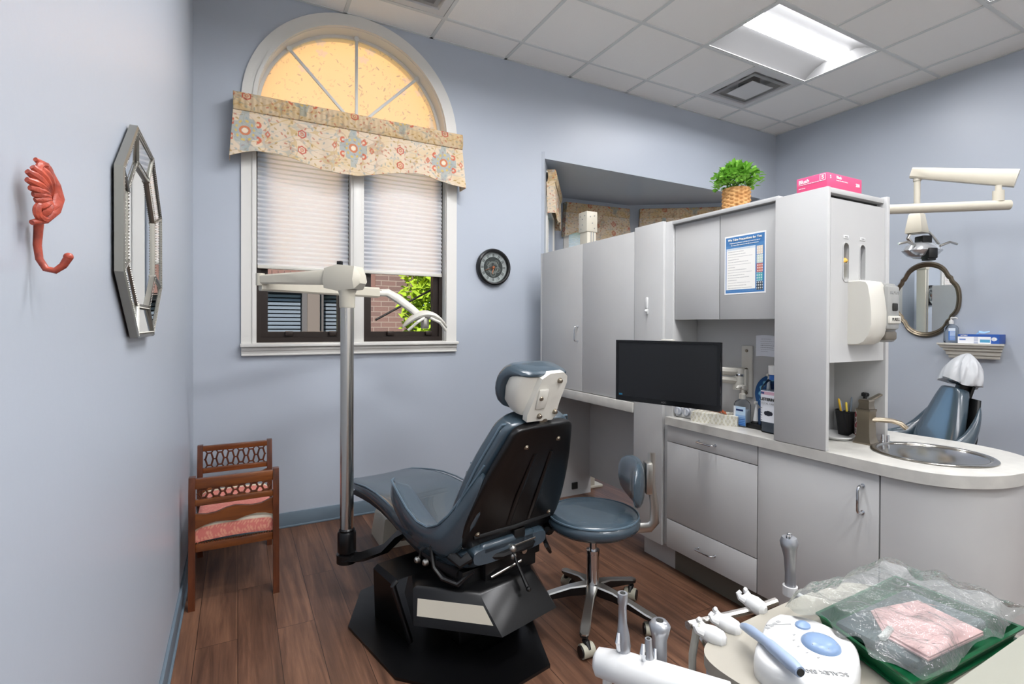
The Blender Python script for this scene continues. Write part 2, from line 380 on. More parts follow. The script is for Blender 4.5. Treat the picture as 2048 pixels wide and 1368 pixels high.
# fabric pattern shared by all four valances
def fabric_colour(s, t):
    """s,t in metres across / up the cloth"""
    rng = np.random.RandomState(5)
    base = np.zeros(s.shape+(3,))+np.array([212, 194, 170.])
    wv = (np.sin(s*900)+np.sin(t*1100))*.5
    base += wv[..., None]*np.array([3, 3, 3])
    # cloudy straw tone and vine lines
    q = np.sin(s*23+3*np.sin(t*19))+np.sin(t*31+2*np.sin(s*17))
    base = blend(base, (206, 178, 128), np.clip(q-.2, 0, 1)*.35)
    for k in range(3):
        ph = k*2.1
        line = np.abs(np.sin(s*26+ph+1.6*np.sin(t*34+ph))*.5+np.sin(t*40+ph*2+1.2*np.sin(s*21))*.5)
        base = blend(base, ((190, 160, 110), (176, 150, 130), (170, 172, 165))[k], (line < .05)*.55)
    # small scattered sprigs
    cell = .046
    for k in range(2):
        ss, tt = s/cell+.5*k, t/cell+.5*k
        ci, cj = np.floor(ss), np.floor(tt); h1 = np.abs(np.sin(ci*12.9+cj*78.2+k)*43758) % 1; h2 = np.abs(np.sin(ci*39.3+cj*11.1+k)*24634) % 1
        dx, dy = ss-ci-.3-.4*h1, tt-cj-.3-.4*h2
        an = h2*6.28; rx, ry = dx*np.cos(an)+dy*np.sin(an), -dx*np.sin(an)+dy*np.cos(an)
        pet = np.abs(np.hypot(rx, ry*2)-.16) < .055
        dot = np.hypot(rx, ry) < .08
        cols = np.where((h1 > .66)[..., None], np.array([176, 96, 78.]), np.where((h1 > .33)[..., None], np.array([140, 150, 150.]), np.array([160, 128, 70.])))
        mk = (pet | dot)*(h2 > .25)*.6
        base = base*(1-mk[..., None])+cols*mk[..., None]
    per = .63
    sc = (s+per/2) % per-per/2          # nearest big medallion
    tc = t-.185
    r1 = np.abs(sc)/.088+np.abs(tc)/.115
    lob = np.hypot(sc, tc)
    teal = (r1 < 1.0+.12*np.sin(np.arctan2(tc, sc)*8)) | ((np.abs(tc) < .028) & (np.abs(sc) < .088)) | ((np.abs(sc) < .02) & (np.abs(tc) < .125))
    hatch = .5+.5*np.sin(s*700)*np.sin(t*700)
    base = blend(base, (142, 158, 164), teal*(.35+.5*hatch))
    base = blend(base, (214, 178, 84), (np.abs(np.hypot(sc*1.3, tc)-.058) < .007)*.7*(np.sin(np.arctan2(tc, sc)*10) > 0))
    base = blend(base, (204, 116, 76), (np.abs(lob-.023) < .006)*(.85))
    base = blend(base, (236, 214, 186), (lob < .015)*.9)
    for sx in (-1, 1):
        for sy in (-1, 1):
            rr = np.hypot(sc-sx*.066, tc-sy*.046)
            base = blend(base, (196, 92, 70), (np.abs(rr-.014) < .006)*(.8)*((sc*sx > .058)))
            # hexagon badges between the medallions
    hx = np.abs(((s+per/2) % per)-per/2); hx = np.abs(hx-.315)
    for zc in (.10, .20):
        hy = np.abs(t-zc-.02)
        hexd = np.maximum(hx, hx*.5+hy*.866)
        base = blend(base, (186, 92, 80), (np.abs(hexd-.021) < .0038)*.9)
        base = blend(base, (196, 120, 96), (np.abs(np.hypot(hx, hy)-.008) < .0035)*.8)
    base = blend(base, (190, 96, 76), (np.abs(np.abs(hx-.195)+np.abs(t-.185)*.7-.012) < .005)*.7)
    return base
def valance(name, label, w, outline, M, ret=.09, group=None, top=.41, seg=300, s0=0.0):
    """outline: list of (fraction, bottom height) ; top band gathered; local x along, y into the wall, z up from the lowest point"""
    t_ = thing(name, label, 'valance', group=group); t_.matrix_world = M
    fx = np.array([p[0] for p in outline]); fz = np.array([p[1] for p in outline])
    for i in range(4):
        pass
    def bot(u):
        r = np.interp(u, fx, fz); r = r*0
        for du in (-.02, -.01, 0, .01, .02): r = r+np.interp(np.clip(u+du, 0, 1), fx, fz)/5
        return r
    band = top-.1
    def pos(u, v):
        # v: 0 bottom, 1 top of skirt
        x = (u*(w+2*ret)-ret); front = np.clip(x, 0, w); over = np.where(x < 0, -x, np.where(x > w, x-w, 0))
        z = bot(np.clip(front/w, 0, 1))*(1-v)+band*v
        wob = .008*np.sin(front*23)*(1-v)+.004*np.sin(front*57+1)*(1-v)
        flare = (1-v)*.03*((np.clip(.12-front, 0, 1)+np.clip(front-w+.12, 0, 1))/.12)
        xx = front+np.where(front < .12, -(1-v)*.02*(.12-front)/.12, 0)+np.where(front > w-.12, (1-v)*.024*(front-w+.12)/.12, 0)
        return xx, over-wob-flare*.3, z
    def cf(u, v):
        x = u*(w+2*ret)-ret; z = bot(np.clip(x/w, 0, 1))*(1-v)+band*v
        return fabric_colour(x-w/2+s0, z-(top-.41))
    painted('skirt', seg, 90, pos, cf, 'fabric', t_, .003)
    def pos2(u, v):
        x = (u*(w+2*ret)-ret); front = np.clip(x, 0, w); over = np.where(x < 0, -x, np.where(x > w, x-w, 0))
        a = v*PI
        z = band-.008+v*.108
        return front, over-.012*np.sin(a)**.7-.003-.0025*np.sin(front*190)*np.abs(np.sin(a)), z
    def cf2(u, v):
        x = u*(w+2*ret)-ret
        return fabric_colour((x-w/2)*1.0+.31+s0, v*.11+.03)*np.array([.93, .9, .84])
    painted('header_band', seg, 30, pos2, cf2, 'fabric', t_, .003)
    # board that carries it
    bd = MB(); bd.box(.0, w, .003, ret-.002, top-.02, top-.004); obj('mounting_board', bd, 'trimw', t_)
    return t_
M, L, a, c = baywall('wall_bay_left', BAY[0], BAY[1], .14, .66, idx=2)
valM = M @ Matrix.Translation((a-.1, -.1, 2.18))
MB_L = (M, L, a, c)
MB_C = baywall('wall_bay_centre', BAY[1], BAY[2], .16, .86, idx=3)
MB_R = baywall('wall_bay_right', BAY[2], BAY[3], .15, .85, idx=4)
bout = [(0, .03), (.05, .045), (.15, .085), (.25, .08), (.4, .03), (.5, .015), (.6, .03), (.75, .08), (.85, .085), (.95, .045), (1, .03)]
for k, (MM, who) in enumerate(((MB_L, 'side'), (MB_C, 'centre'), (MB_R, 'right'))):
    Mx, L, a, c = MM
    lab = ('floral valance on the bay wall nearest the arched window', 'floral valance high in the bay behind the grey metal post', 'floral valance high in the bay left of the potted plant')[k]
    w_ = (c-a)+(.12, .16, .14)[k]
    valance('valance', lab, w_, bout, Mx @ Matrix.Translation((a-.07, -.075, OZ-.06-.40)), ret=.073, group='valances in the bay', top=.40, seg=170, s0=.12*k)
    # shade behind each
    z0, z1 = 1.95, 2.34
    sh = thing('window_shade', ('pale shade in the bay, beside the arched window wall', 'bright white shade in the bay behind the grey metal post', 'white shade in the bay left of the potted plant')[k], 'window shade', group='shades in the bay'); sh.matrix_world = Mx
    s_ = MB(); n = 60
    s_.surf([[(a+.01, .04+(.006 if i % 2 else -.006), z0+(z1-z0)*i/n), (c-.01, .04+(.006 if i % 2 else -.006), z0+(z1-z0)*i/n)] for i in range(n+1)], sm=False)
    obj('pleats', s_, 'shade', sh)
    r_ = MB(); r_.box(a+.01, c-.01, .028, .052, z0-.025, z0, .003); obj('bottom_rail', r_, 'white', sh)
# ---------------------------------------------------------------- arched window
win = bpy.data.objects.new('window_1', None); COL.objects.link(win); win['kind'] = 'structure'
b = MB()
ca = archpoly(WRO, 1.19); ci = archpoly(WRI, 1.19)
ca = ca[1:-1]; ci = ci[1:-1]
poly = [(WCX-WRO, 1.19)]+ca+[(WCX+WRO, 1.19), (WCX+WRI, 1.19)]+list(reversed(ci))+[(WCX-WRI, 1.19)]
b.prism(poly, YB-.018, YB+.002, 'y')
ca2 = archpoly(WRI+.022, 1.19)[1:-1]
poly = [(WCX-WRI-.022, 1.19)]+ca2+[(WCX+WRI+.022, 1.19), (WCX+WRI, 1.19)]+list(reversed(ci))+[(WCX-WRI, 1.19)]
b.prism(poly, YB-.026, YB-.017, 'y')
obj('casing', b, 'trimw', win)
b = MB(); b.prism(archpoly(WRI+.012, 1.18), YB-.002, YB+.2, 'y', holes=[archpoly(WRI-.003, 1.192)])
b.prism(archpoly(WRI, 1.192), YB+.095, YB+.135, 'y', holes=[archpoly(WRI-.022, 1.2)]); obj('jamb', b, 'trimw', win)
b = MB(); b.box(.674, .764, YB-.018, YB+.17, 1.19, 2.66, .004); b.box(.69, .748, YB-.024, YB-.017, 1.19, 2.66, .003); obj('mullion', b, 'trimw', win)
b = MB(); b.box(WCX-WRI, WCX+WRI, YB+.0, YB+.17, 2.62, 2.70, .003); obj('transom', b, 'trimw', win)
for ang in (45, 90, 135):
    b = MB(); d = Vector((math.cos(R_(ang)), 0, math.sin(R_(ang)))); n = Vector((-d.z, 0, d.x)); o_ = Vector((WCX, YB+.085, WCZ))
    M = Matrix(((d.x, 0, n.x, o_.x), (0, 1, 0, o_.y), (d.z, 0, n.z, o_.z), (0, 0, 0, 1)))
    b.box(0, .612, -.008, .008, -.0095, .0095, .003, M=M); b.cyl((.612, -.012, 0), (.612, .006, 0), .017, n=16, M=M)
    obj('muntin', b, 'tbar', win)
# frosted film with leaf marks
def filmcol(u, v):
    x = u*1.3; z = v*.65
    rng = np.random.RandomState(3); base = np.zeros(u.shape+(3,))+np.array([240, 218, 184.])
    for k in range(420):
        cx_, cz_, an, ln = rng.rand()*1.3, rng.rand()*.65, rng.rand()*6.28, .006+.013*rng.rand()
        dx, dz = x-cx_, z-cz_; m_ = (np.abs(dx) < .03) & (np.abs(dz) < .03)
        rx, rz = dx*math.cos(an)+dz*math.sin(an), -dx*math.sin(an)+dz*math.cos(an)
        e = (rx/ln)**2+(rz/(ln*.33))**2
        mk = ((e < 1) & (e > .35)) if k % 3 else (e < .8)
        base = blend(base, ((188, 178, 168), (206, 186, 172), (196, 182, 160))[k % 3], (mk & m_)*(.95 if k % 2 else .6))
    for k in range(9):
        cx_, cz_ = .2+.9*rng.rand(), .2+.4*rng.rand()
        r = np.hypot(x-cx_, (z-cz_)*1.5); an = np.arctan2(z-cz_, x-cx_)
        base = blend(base, (212, 206, 216), (r < .034*(1+.25*np.sin(an*5)))*.6)
    return base
fm = transluc('leaf_film', (255, 240, 215), .8); _T = NT(fm)
_a = _T.new('ShaderNodeAttribute', attribute_name='Col')
for nd in _T.n:
    if nd.type == 'BSDF_TRANSLUCENT': _T.link(_a.outputs['Color'], nd.inputs[0])
    if nd.type == 'BSDF_PRINCIPLED': _T.link(_a.outputs['Color'], nd.inputs['Base Color'])
_rf = _T.new('ShaderNodeBsdfRefraction'); _rf.inputs['Roughness'].default_value = .32; _rf.inputs['IOR'].default_value = 1.02
_T.link(_a.outputs['Color'], _rf.inputs['Color'])
_m2 = _T.new('ShaderNodeMixShader'); _m2.inputs[0].default_value = .2
_old = [n for n in _T.n if n.type == 'MIX_SHADER' and n != _m2][0]
_T.link(_old.outputs[0], _m2.inputs[1]); _T.link(_rf.outputs[0], _m2.inputs[2]); _T.link(_m2.outputs[0], _T.n['Material Output'].inputs[0])
MT['film'] = fm
def filmpos(u, v):
    r = WRI-.022; z = v*r; hw = np.sqrt(np.maximum(r*r-z*z, 1e-6))
    return WCX+(u*2-1)*hw, YB+.11+0*u, WCZ+.005+z
def filmc(u, v):
    r = WRI-.022; z = v*r; hw = np.sqrt(np.maximum(r*r-z*z, 1e-6)); x = (u*2-1)*hw+r
    return filmcol(x/1.3, z/.65)
painted('pane', 420, 220, filmpos, filmc, 'film', win, label='frosted half-round pane with scattered leaf marks')
for x0, x1 in ((.104, .674), (.764, 1.362)):
    b = MB(); zb, zt = 1.19, 2.62
    b.prism([(x0, zb), (x1, zb), (x1, zt), (x0, zt)], YB+.075, YB+.13, 'y', holes=[[(x0+.068, zb+.072), (x1-.068, zb+.072), (x1-.068, zt-.07), (x0+.068, zt-.07)]])
    b.prism([(x0, zb), (x1, zb), (x1, zt), (x0, zt)], YB+.055, YB+.076, 'y', holes=[[(x0+.03, zb+.035), (x1-.03, zb+.035), (x1-.03, zt-.03), (x0+.03, zt-.03)]])
    sa = obj('sash', b, 'darkb', win, 'dark bronze casement frame')
    b = MB(); b.box(x0+.066, x1-.066, YB+.1, YB+.106, zb+.07, zt-.068); obj('glass', b, 'glass', sa)
    for q in (.34, .82):
        b = MB(); xx = x0+(x1-x0)*q; b.box(xx-.025, xx+.025, YB+.045, YB+.08, zb+.045, zb+.075, .005); obj('latch', b, 'darkb', sa)
b = MB(); b.cyl((.88, YB+.14, 1.345), (1.33, YB+.22, 1.585), .008, n=8); obj('stay_bar', b, 'darkb', win)
b = MB(); b.box(.012, 1.452, YB-.055, YB+.09, 1.168, 1.19, .005); b.box(.018, 1.446, YB-.022, YB, 1.112, 1.168, .004)
b.box(.018, 1.446, YB-.032, YB, 1.145, 1.165, .004); b.box(.018, 1.446, YB-.028, YB, 1.112, 1.124, .004); obj('sill', b, 'trimw', win)
# cellular shades
for x0, x1, zb, lab in ((.11, .668, 1.688, 'white pleated shade left of the mullion in the arched window'), (.772, 1.345, 1.69, 'white pleated shade right of the mullion in the arched window')):
    sh = thing('window_shade', lab, 'window shade', (x0, YB+.035, zb), group='shades in the arched window')
    b = MB(); n = 62; hh = 2.60-zb
    b.surf([[(0, (.007 if i % 2 else -.007), hh*i/n), (x1-x0, (.007 if i % 2 else -.007), hh*i/n)] for i in range(n+1)], sm=False)
    obj('pleats', b, 'shade', sh)
    b = MB(); b.box(0, x1-x0, -.011, .011, -.022, 0, .004); obj('bottom_rail', b, 'offw', sh)
# main valance
vo = [((459-459)/472., 0)]
pts = [(-.043, 2.29), (.017, 2.332), (.092, 2.359), (.16, 2.366), (.23, 2.362), (.345, 2.335), (.494, 2.302), (.60, 2.292), (.7, 2.296), (.847, 2.325), (.984, 2.357), (1.126, 2.37), (1.237, 2.352), (1.351, 2.325), (1.43, 2.31), (1.447, 2.31)]
w_ = 1.472
valance('valance', 'long cream valance with medallion print across the arched window', w_, [((x+.025)/w_, z-2.288) for x, z in pts], Matrix.Translation((-.025, YB-.12, 2.288)), ret=.118, top=.41, seg=620, s0=.039)
# ---------------------------------------------------------------- outdoors
brickm = mat('red_brick', (150, 96, 84), .9); _T = NT(brickm)
_tc = _T.new('ShaderNodeTexCoord'); _mp = _T.new('ShaderNodeMapping'); _mp.inputs['Rotation'].default_value = (PI/2, 0, 0)
_br = _T.new('ShaderNodeTexBrick'); _br.inputs['Scale'].default_value = 1; _br.inputs['Brick Width'].default_value = .215; _br.inputs['Row Height'].default_value = .075; _br.inputs['Mortar Size'].default_value = .006
_br.inputs['Color1'].default_value = lin((98, 74, 70)); _br.inputs['Color2'].default_value = lin((86, 66, 64)); _br.inputs['Mortar'].default_value = lin((116, 102, 96))
_T.link(_tc.outputs['Object'], _mp.inputs[0]); _T.link(_mp.outputs[0], _br.inputs['Vector']); _T.link(_br.outputs[0], _T.n['Principled BSDF'].inputs['Base Color']); MT['brick'] = brickm
bd = thing('brick_building', 'red brick building with a blinded window seen through the arched window', 'building')
bz0 = -.5; BY = 7.4
b = MB(); b.prism([(-3.5, bz0), (2.46, bz0), (2.46, 6.5), (-3.5, 6.5)], BY, BY+.3, 'y', holes=[[(-.9, .2), (1.56, .2), (1.56, 1.80), (-.9, 1.80)]]); obj('facade', b, 'brick', bd)
b = MB(); b.box(-3.6, 2.5, BY-.05, BY+.3, 2.55, 6.5); obj('warm_glow_band', b, mat('orange_bounce', (226, 176, 124), .9), bd)  # added sunlit band, makes the film glow orange from behind
b = MB(); b.box(.83, .985, BY-.03, BY+.2, .2, 1.80); obj('window_pier', b, mat('brown_pier', (84, 74, 70), .8), bd)
b = MB()
for k in range(40):
    x = -1.1+k*.075
    if x < 1.7: b.box(x, x+.066, BY-.012, BY+.02, 1.82, 2.03)
obj('lintel', b, mat('lintel_brick', (98, 70, 64), .9), bd)
for x0, x1 in ((-.9, .83), (.985, 1.56)):
    b = MB(); b.prism([(x0, .2), (x1, .2), (x1, 1.80), (x0, 1.80)], BY+.05, BY+.12, 'y', holes=[[(x0+.06, .26), (x1-.06, .26), (x1-.06, 1.74), (x0+.06, 1.74)]]); wf = obj('window', b, mat('grey_brown_frame', (66, 62, 64), .6), bd)
    b = MB()
    for k in range(27):
        z = .3+k*.053; b.box(x0+.07, x1-.07, BY+.16, BY+.19, z, z+.036)
    obj('blind', b, mat('blind_slat', (92, 96, 108), .6), wf)
    b = MB(); b.box(x0+.06, x1-.06, BY+.13, BY+.135, .26, 1.74); obj('pane', b, 'glass', wf)
    b = MB(); b.box(x0, x1, BY+.25, BY+.28, .2, 1.80); obj('dark_interior', b, mat('dim_interior', (60, 62, 72), .8), wf)
gm = mat('grass', (96, 120, 60), .95, var=((70, 96, 44), 4)); b = MB(); b.box(-12, 14, 5.0, 24, -.6, -.5); b.box(-12, XL-.15, YB+.2, 5.0, -.6, -.5); tag(obj('lawn', b, gm), 'green lawn outside between the two buildings', 'lawn', kind='structure')
def leafcloud(n, c, r, size, seed, flat=1):
    rng = random.Random(seed); bm = bmesh.new()
    for i in range(n):
        while True:
            p = Vector((rng.uniform(-1, 1), rng.uniform(-1, 1), rng.uniform(-1, 1)))
            if .35 < p.length < 1: break
        p = Vector((p.x*r[0], p.y*r[1], p.z*r[2]))+Vector(c)
        d = Vector((rng.uniform(-1, 1), rng.uniform(-1, 1), rng.uniform(-.6, .8))).normalized(); s = size*rng.uniform(.6, 1.3)
        a = d.orthogonal().normalized(); nn = d.cross(a)
        vs = [bm.verts.new(v) for v in (p, p+d*s*.5+a*s*.26, p+d*s, p+d*s*.5-a*s*.26)]
        bm.faces.new(vs)
    return bm
leafm = transluc('leaf_green', (134, 158, 34), .4)
tr = thing('tree', 'bright green leafy tree right of the brick wall outside', 'tree', (2.95, 6.6, -.5))
obj('crown', type('q', (), {'b': leafcloud(11000, (-.02, 0, 2.1), (1.0, .6, 1.8), .13, 4)})(), leafm, tr, recalc=False)
b = MB(); b.tube([(0, 0, 0), (.03, 0, 1), (-.02, .02, 2.2)], [.09, .07, .03]); obj('trunk', b, mat('bark', (92, 74, 58), .9), tr)
sb = thing('shrub', 'yellow green shrub in front of the blinded brick window outside', 'shrub', (-.35, 6.7, -.5))
obj('foliage', type('q', (), {'b': leafcloud(700, (0, 0, 1.25), (.45, .3, .75), .11, 9)})(), leafm, sb, recalc=False)
b = MB(); b.tube([(0, 0, 0), (0, 0, 1.1)], [.03, .015]); obj('stem', b, 'wood', sb)
# ================================================================ CEILING FIXTURES
emis = mat('lamp_diffuser', (255, 255, 252), .5, emit=((248, 248, 251), LAMP)); MT['lamp'] = emis
MT['cove'] = mat('cove_enamel', (104, 104, 104), .7, spec=.2)
MT['lamp2'] = mat('boosted_fill_diffuser', (255, 255, 252), .5, emit=((248, 248, 251), LAMP2))  # same tint as the visible lamp, stronger to even out the room light
def troffer(name, i, j, label, first=None, bright=False):
    x0, x1, y0, y1 = GX[i]+.013, GX[i+2]-.013, GY[j]+.013, GY[j+1]-.013
    if first is not None:
        t = copy_tree(first); t.location = (x0, y0, H); t['label'] = label
        if bright:
            for ch in t.children:
                if ch.name.startswith('diffuser'): ch.data = ch.data.copy(); ch.data.materials.clear(); ch.data.materials.append(MT['lamp2'])
        return t
    t = thing('ceiling_light', label, 'ceiling light', (x0, y0, H), group='recessed ceiling lights')
    w, d = x1-x0, y1-y0
    b = MB()
    for q in ((0, w, 0, .012), (0, w, d-.012, d), (0, .012, 0, d), (w-.012, w, 0, d)): b.box(*q, -.002, .02)
    obj('frame', b, 'white', t)
    b = MB(); prof = [(.012, .0), (.03, .02), (.10, .062), (.17, .085), (.215, .082)]
    prof = prof+[(d-y, z) for y, z in reversed(prof)]
    b.surf([[(x, y, z+.002) for y, z in prof] for x in (.012, w-.012)])
    for x in (.0125, w-.0125): b.surf([[(x, .012, 0), (x, d-.012, 0)], [(x, .012, .11), (x, d-.012, .11)]])
    obj('reflector', b, 'cove', t)
    b = MB(); n = 14; rings = []
    for k in range(13):
        f = k/12.; x = .014+(w-.028)*f; e = 1 if 0 < k < 12 else 1
        rings.append([(x, d/2+.075*math.cos(PI*q/n), .085-.040*math.sin(PI*q/n)*e) for q in range(n+1)])
    b.loft(rings, closed=False); obj('diffuser', b, 'lamp', t)
    b = MB(); b.box(-.01, w+.01, -.01, d+.01, .11, .13); obj('housing', b, 'white', t)
    return t
T0 = troffer('ceiling_light', *LIGHTS[0], 'lit recessed ceiling light in full view beside the air vent')
troffer('', *LIGHTS[1], 'ceiling light whose corner shows at the top right edge', T0)
for k, q in enumerate(LIGHTS[2:]): troffer('', *q, ('ceiling light above the dental chair, out of view', 'ceiling light above the viewer beside the left wall', 'added unseen fill light behind the viewer beside the left wall', 'added unseen fill light at the rear of the room beside the left wall', 'added unseen fill light in the rear right of the room')[k], T0, True)  # the three rear fixtures are added out of view to brighten the room
def vent(i, j, label, first=None):
    if first is not None:
        t = copy_tree(first); t.location = ((GX[i]+GX[i+1])/2, (GY[j]+GY[j+1])/2, H); t['label'] = label; return t
    t = thing('ceiling_vent', label, 'air vent', ((GX[i]+GX[i+1])/2, (GY[j]+GY[j+1])/2, H), group='square ceiling vents')
    b = MB(); q = .29
    o_ = [(-q, -q), (q, -q), (q, q), (-q, q)]; b.prism(o_, -.002, .012, 'z', holes=[[(x*.82, y*.82) for x, y in o_]]); obj('frame', b, 'white', t)
    b = MB(); b.surf([[(-q*.82, -q*.82, 0), (q*.82, -q*.82, 0), (q*.82, q*.82, 0), (-q*.82, q*.82, 0), (-q*.82, -q*.82, 0)], [(-q*.6, -q*.6, .08), (q*.6, -q*.6, .08), (q*.6, q*.6, .08), (-q*.6, q*.6, .08), (-q*.6, -q*.6, .08)]], sm=False)
    b.box(-.29, .29, -.29, .29, .08, .1); obj('plenum', b, 'white', t)
    for k, (r, z) in enumerate(((.215, -.004), (.135, -.016))):
        b = MB(); p = [(-r, -r), (r, -r), (r, r), (-r, r)]; rr = r*.72
        if k == 0: b.surf([[(x*.86, y*.86, z) for x, y in p+p[:1]], [(x, y, z+.002) for x, y in p+p[:1]], [(x*.62, y*.62, z+.045) for x, y in p+p[:1]]], thick=.003, sm=False)
        else:
            b.prism(p, z+.003, z+.006, 'z'); b.surf([[(x, y, z) for x, y in p+p[:1]], [(x*.8, y*.8, z+.016) for x, y in p+p[:1]]], thick=.002, sm=False)
        obj('louvre', b, 'white', t)
    b = MB(); b.cyl((0, 0, .03), (0, 0, .08), .09, n=24); obj('duct_collar', b, 'lamd', t)
    return t
V0 = vent(*VENTS[0], 'square ceiling vent beside the lit ceiling light')
vent(*VENTS[1], 'square ceiling vent above the arched window', V0)
# ================================================================ LEFT WALL
# cast hook
hk = thing('wall_hook', 'coral painted cast iron shell hook on the left wall', 'hook', (XL, .88, 1.44))
coral = mat('chipped_coral_paint', (186, 82, 60), .3, var=((138, 60, 48), 70), bump=(120, .15))
b = MB()
def P3(y, z, x): return (x, y, z)
hub = (.055, -.005)
for k in range(9):   # fan of ribs
    a = R_(100+k*17); L_ = .062+.012*math.sin(k*.8+.5)
    pts = []
    for i in range(7):
        f = i/6; pts.append(P3(hub[0]+math.cos(a+.25*f)*L_*f*1.18, hub[1]+.0+math.sin(a+.25*f)*L_*f*.86+.012*f, .012+.012*math.sin(f*PI*.9)))
    b.tube(pts, [.004, .006, .0075, .009, .010, .010, .006], 8)
def scroll(cy, cz, r0, a0, turns, s, r, x=.014, n=26):
    pts = []; 
    for i in range(n+1):
        f = i/n; rr = r0*(1-f*.82); a = R_(a0)+s*turns*2*PI*f
        pts.append(P3(cy+rr*math.cos(a), cz+rr*math.sin(a), x+.008*f))
    return pts
b.tube(scroll(.028, .048, .030, -60, 1.1, 1, .006), [.0095-.005*i/26 for i in range(27)], 8)
b.tube(scroll(.022, -.036, .030, 60, 1.1, -1, .006), [.0105-.005*i/26 for i in range(27)], 8)
b.tube([P3(.016, .076, .010), P3(.036, .070, .014), P3(.062, .03, .02), P3(.07, .0, .022), P3(.062, -.03, .02), P3(.035, -.058, .016), P3(.005, -.07, .01)], [.005, .01, .011, .012, .011, .009, .006], 10)
b.tube([P3(.05, .05, .01), P3(.066, .02, .022), P3(.06, -.02, .022), P3(.03, -.05, .014)], [.006, .009, .009, .005], 8)
bmesh.ops.transform(b.b, matrix=Matrix(((.5, .17, 0, .008), (0, .50, 0, -.056), (0, 0, .54, .030), (0, 0, 0, 1))), verts=b.b.verts); obj('backplate', b, coral, hk)
b = MB(); b.tube([(.010, -.014, -.002), (.008, -.012, -.03), (.010, -.012, -.048), (.016, -.011, -.060), (.025, -.010, -.062), (.033, -.010, -.055), (.038, -.010, -.045)], [.0052, .0045, .0042, .0042, .0042, .0046, .005], 12)
b.ball((.0385, -.010, -.043), .0056); obj('hook', b, coral, hk)
# octagonal mirror
om = thing('octagonal_mirror', 'tall octagonal mirror with silver beaded frame on the left wall', 'mirror', (XL, 1.652, 1.532))
def octo(hy, hz, ty, tz): return [(-ty, hz), (ty, hz), (hy, tz), (hy, -tz), (ty, -hz), (-ty, -hz), (-hy, -tz), (-hy, tz)]
o1 = octo(.310, .257, .131, .112); o2 = octo(.205, .172, .087, .078)
silver = mat('silver_frame', (150, 148, 140), .3, .85)
b = MB(); n = 8
def ring(o_, x, s=1): return [(x, y*s, z*s) for y, z in o_]
b.loft([ring(o1, .0025, .86), ring(o1, .006, .97)], cap=True, sm=False); obj('shadow_gap_board', b, 'gap', om)  # dark colour stands in for the shadow gap between frame and wall
b = MB(); b.loft([ring(o1, .006), ring(o1, .022), ring(o1, .024, .975), ring(o1, .018, .965)], cap=False, sm=False)
b.loft([ring(o2, .011, 1.04), ring(o2, .0155, 1.035), ring(o2, .0155, 1.0), ring(o2, .009, .99)], cap=False, sm=False)
for k in range(8):
    p, q = o1[k], o2[k]; d = (Vector((q[0]-p[0], q[1]-p[1]))).normalized()
    b.tube([(.021, p[0]*.985, p[1]*.985), (.0155, q[0], q[1])], .0035, 6)
obj('frame', b, silver, om)
for k in range(8):
    b = MB(); p, q = o1[k], o1[(k+1) % 8]; r, s_ = o2[(k+1) % 8], o2[k]
    b.surf([[(.0195, p[0]*.968, p[1]*.968), (.0195, q[0]*.968, q[1]*.968)], [(.0125, s_[0]*1.035, s_[1]*1.035), (.0125, r[0]*1.035, r[1]*1.035)]], sm=False)
    obj('bevel_strip', b, 'mirror', om)
b = MB(); b.prism(o2, .008, .0095, 'x'); obj('glass', b, 'mirror', om)
b = MB()
for sc_, x_ in ((.955, .0215), (1.055, .0165)):
    oo = o1 if sc_ < 1 else o2
    for k in range(8):
        p, q = Vector(oo[k])*sc_, Vector(oo[(k+1) % 8])*sc_; m_ = max(2, int((q-p).length/.0075))
        for i in range(m_):
            v = p+(q-p)*i/m_; b._add([(x_+.003, v[0], v[1]), (x_, v[0]+.003, v[1]), (x_, v[0], v[1]+.003), (x_, v[0]-.003, v[1]), (x_, v[0], v[1]-.003)], [(0, 1, 2), (0, 2, 3), (0, 3, 4), (0, 4, 1)], sm=True)
obj('beading', b, silver, om)
# ================================================================ CLOCK
ck = thing('wall_clock', 'round black skeleton clock with copper hands on the back wall', 'clock', (1.753, YB, 1.76))
b = MB(); b.lathe([(.0, 0), (.128, 0), (.143, -.004), (.1455, -.022), (.140, -.036), (.130, -.042), (.122, -.040), (.118, -.028), (.117, -.012)], axis='y', n=56); obj('case', b, 'black', ck)
def clockcol(u, v):
    x = (u-.5)*.25; z = (v-.5)*.25; r = np.hypot(x, z); a = np.arctan2(z, x)
    base = np.zeros(u.shape+(3,))+np.array([150, 152, 150.])
    base = blend(base, (178, 180, 178), np.sin(a*12)*.5)
    base = blend(base, (50, 52, 50), (np.abs(r-.082) < .004)*1.)
    for k in range(12):   # roman style ticks
        th = k*PI/6; dx = x*np.cos(th)+z*np.sin(th); dy = -x*np.sin(th)+z*np.cos(th)
        for o_ in (-.008, 0, .008) if k % 2 else (-.005, .005):
            base = blend(base, (44, 44, 42), (dx > .088) & (dx < .111) & (np.abs(dy-o_) < .0019))
    inn = r < .08; base = blend(base, (62, 64, 62), inn)
    for cx_, cz_, rr, nt in ((.0, 0, .05, 24), (-.038, .025, .022, 12), (.03, .04, .02, 12), (.042, -.018, .024, 14), (.0, -.05, .026, 16), (-.045, -.025, .018, 10)):
        q = np.hypot(x-cx_, z-cz_); t = np.arctan2(z-cz_, x-cx_); e = rr+.002*np.sign(np.sin(t*nt))
        base = blend(base, (118, 120, 116), (np.abs(q-e*.88) < rr*.12)*inn*.85)
        base = blend(base, (104, 104, 100), ((np.abs(np.sin(t*2.5)) < .22) & (q < e))*inn*.8)
        base = blend(base, (140, 132, 112), (q < rr*.2)*inn)
    return base
b_ = painted('dial', 240, 240, lambda u, v: ((u-.5)*.236, -.013+0*u, (v-.5)*.236), clockcol, 'printm', ck)
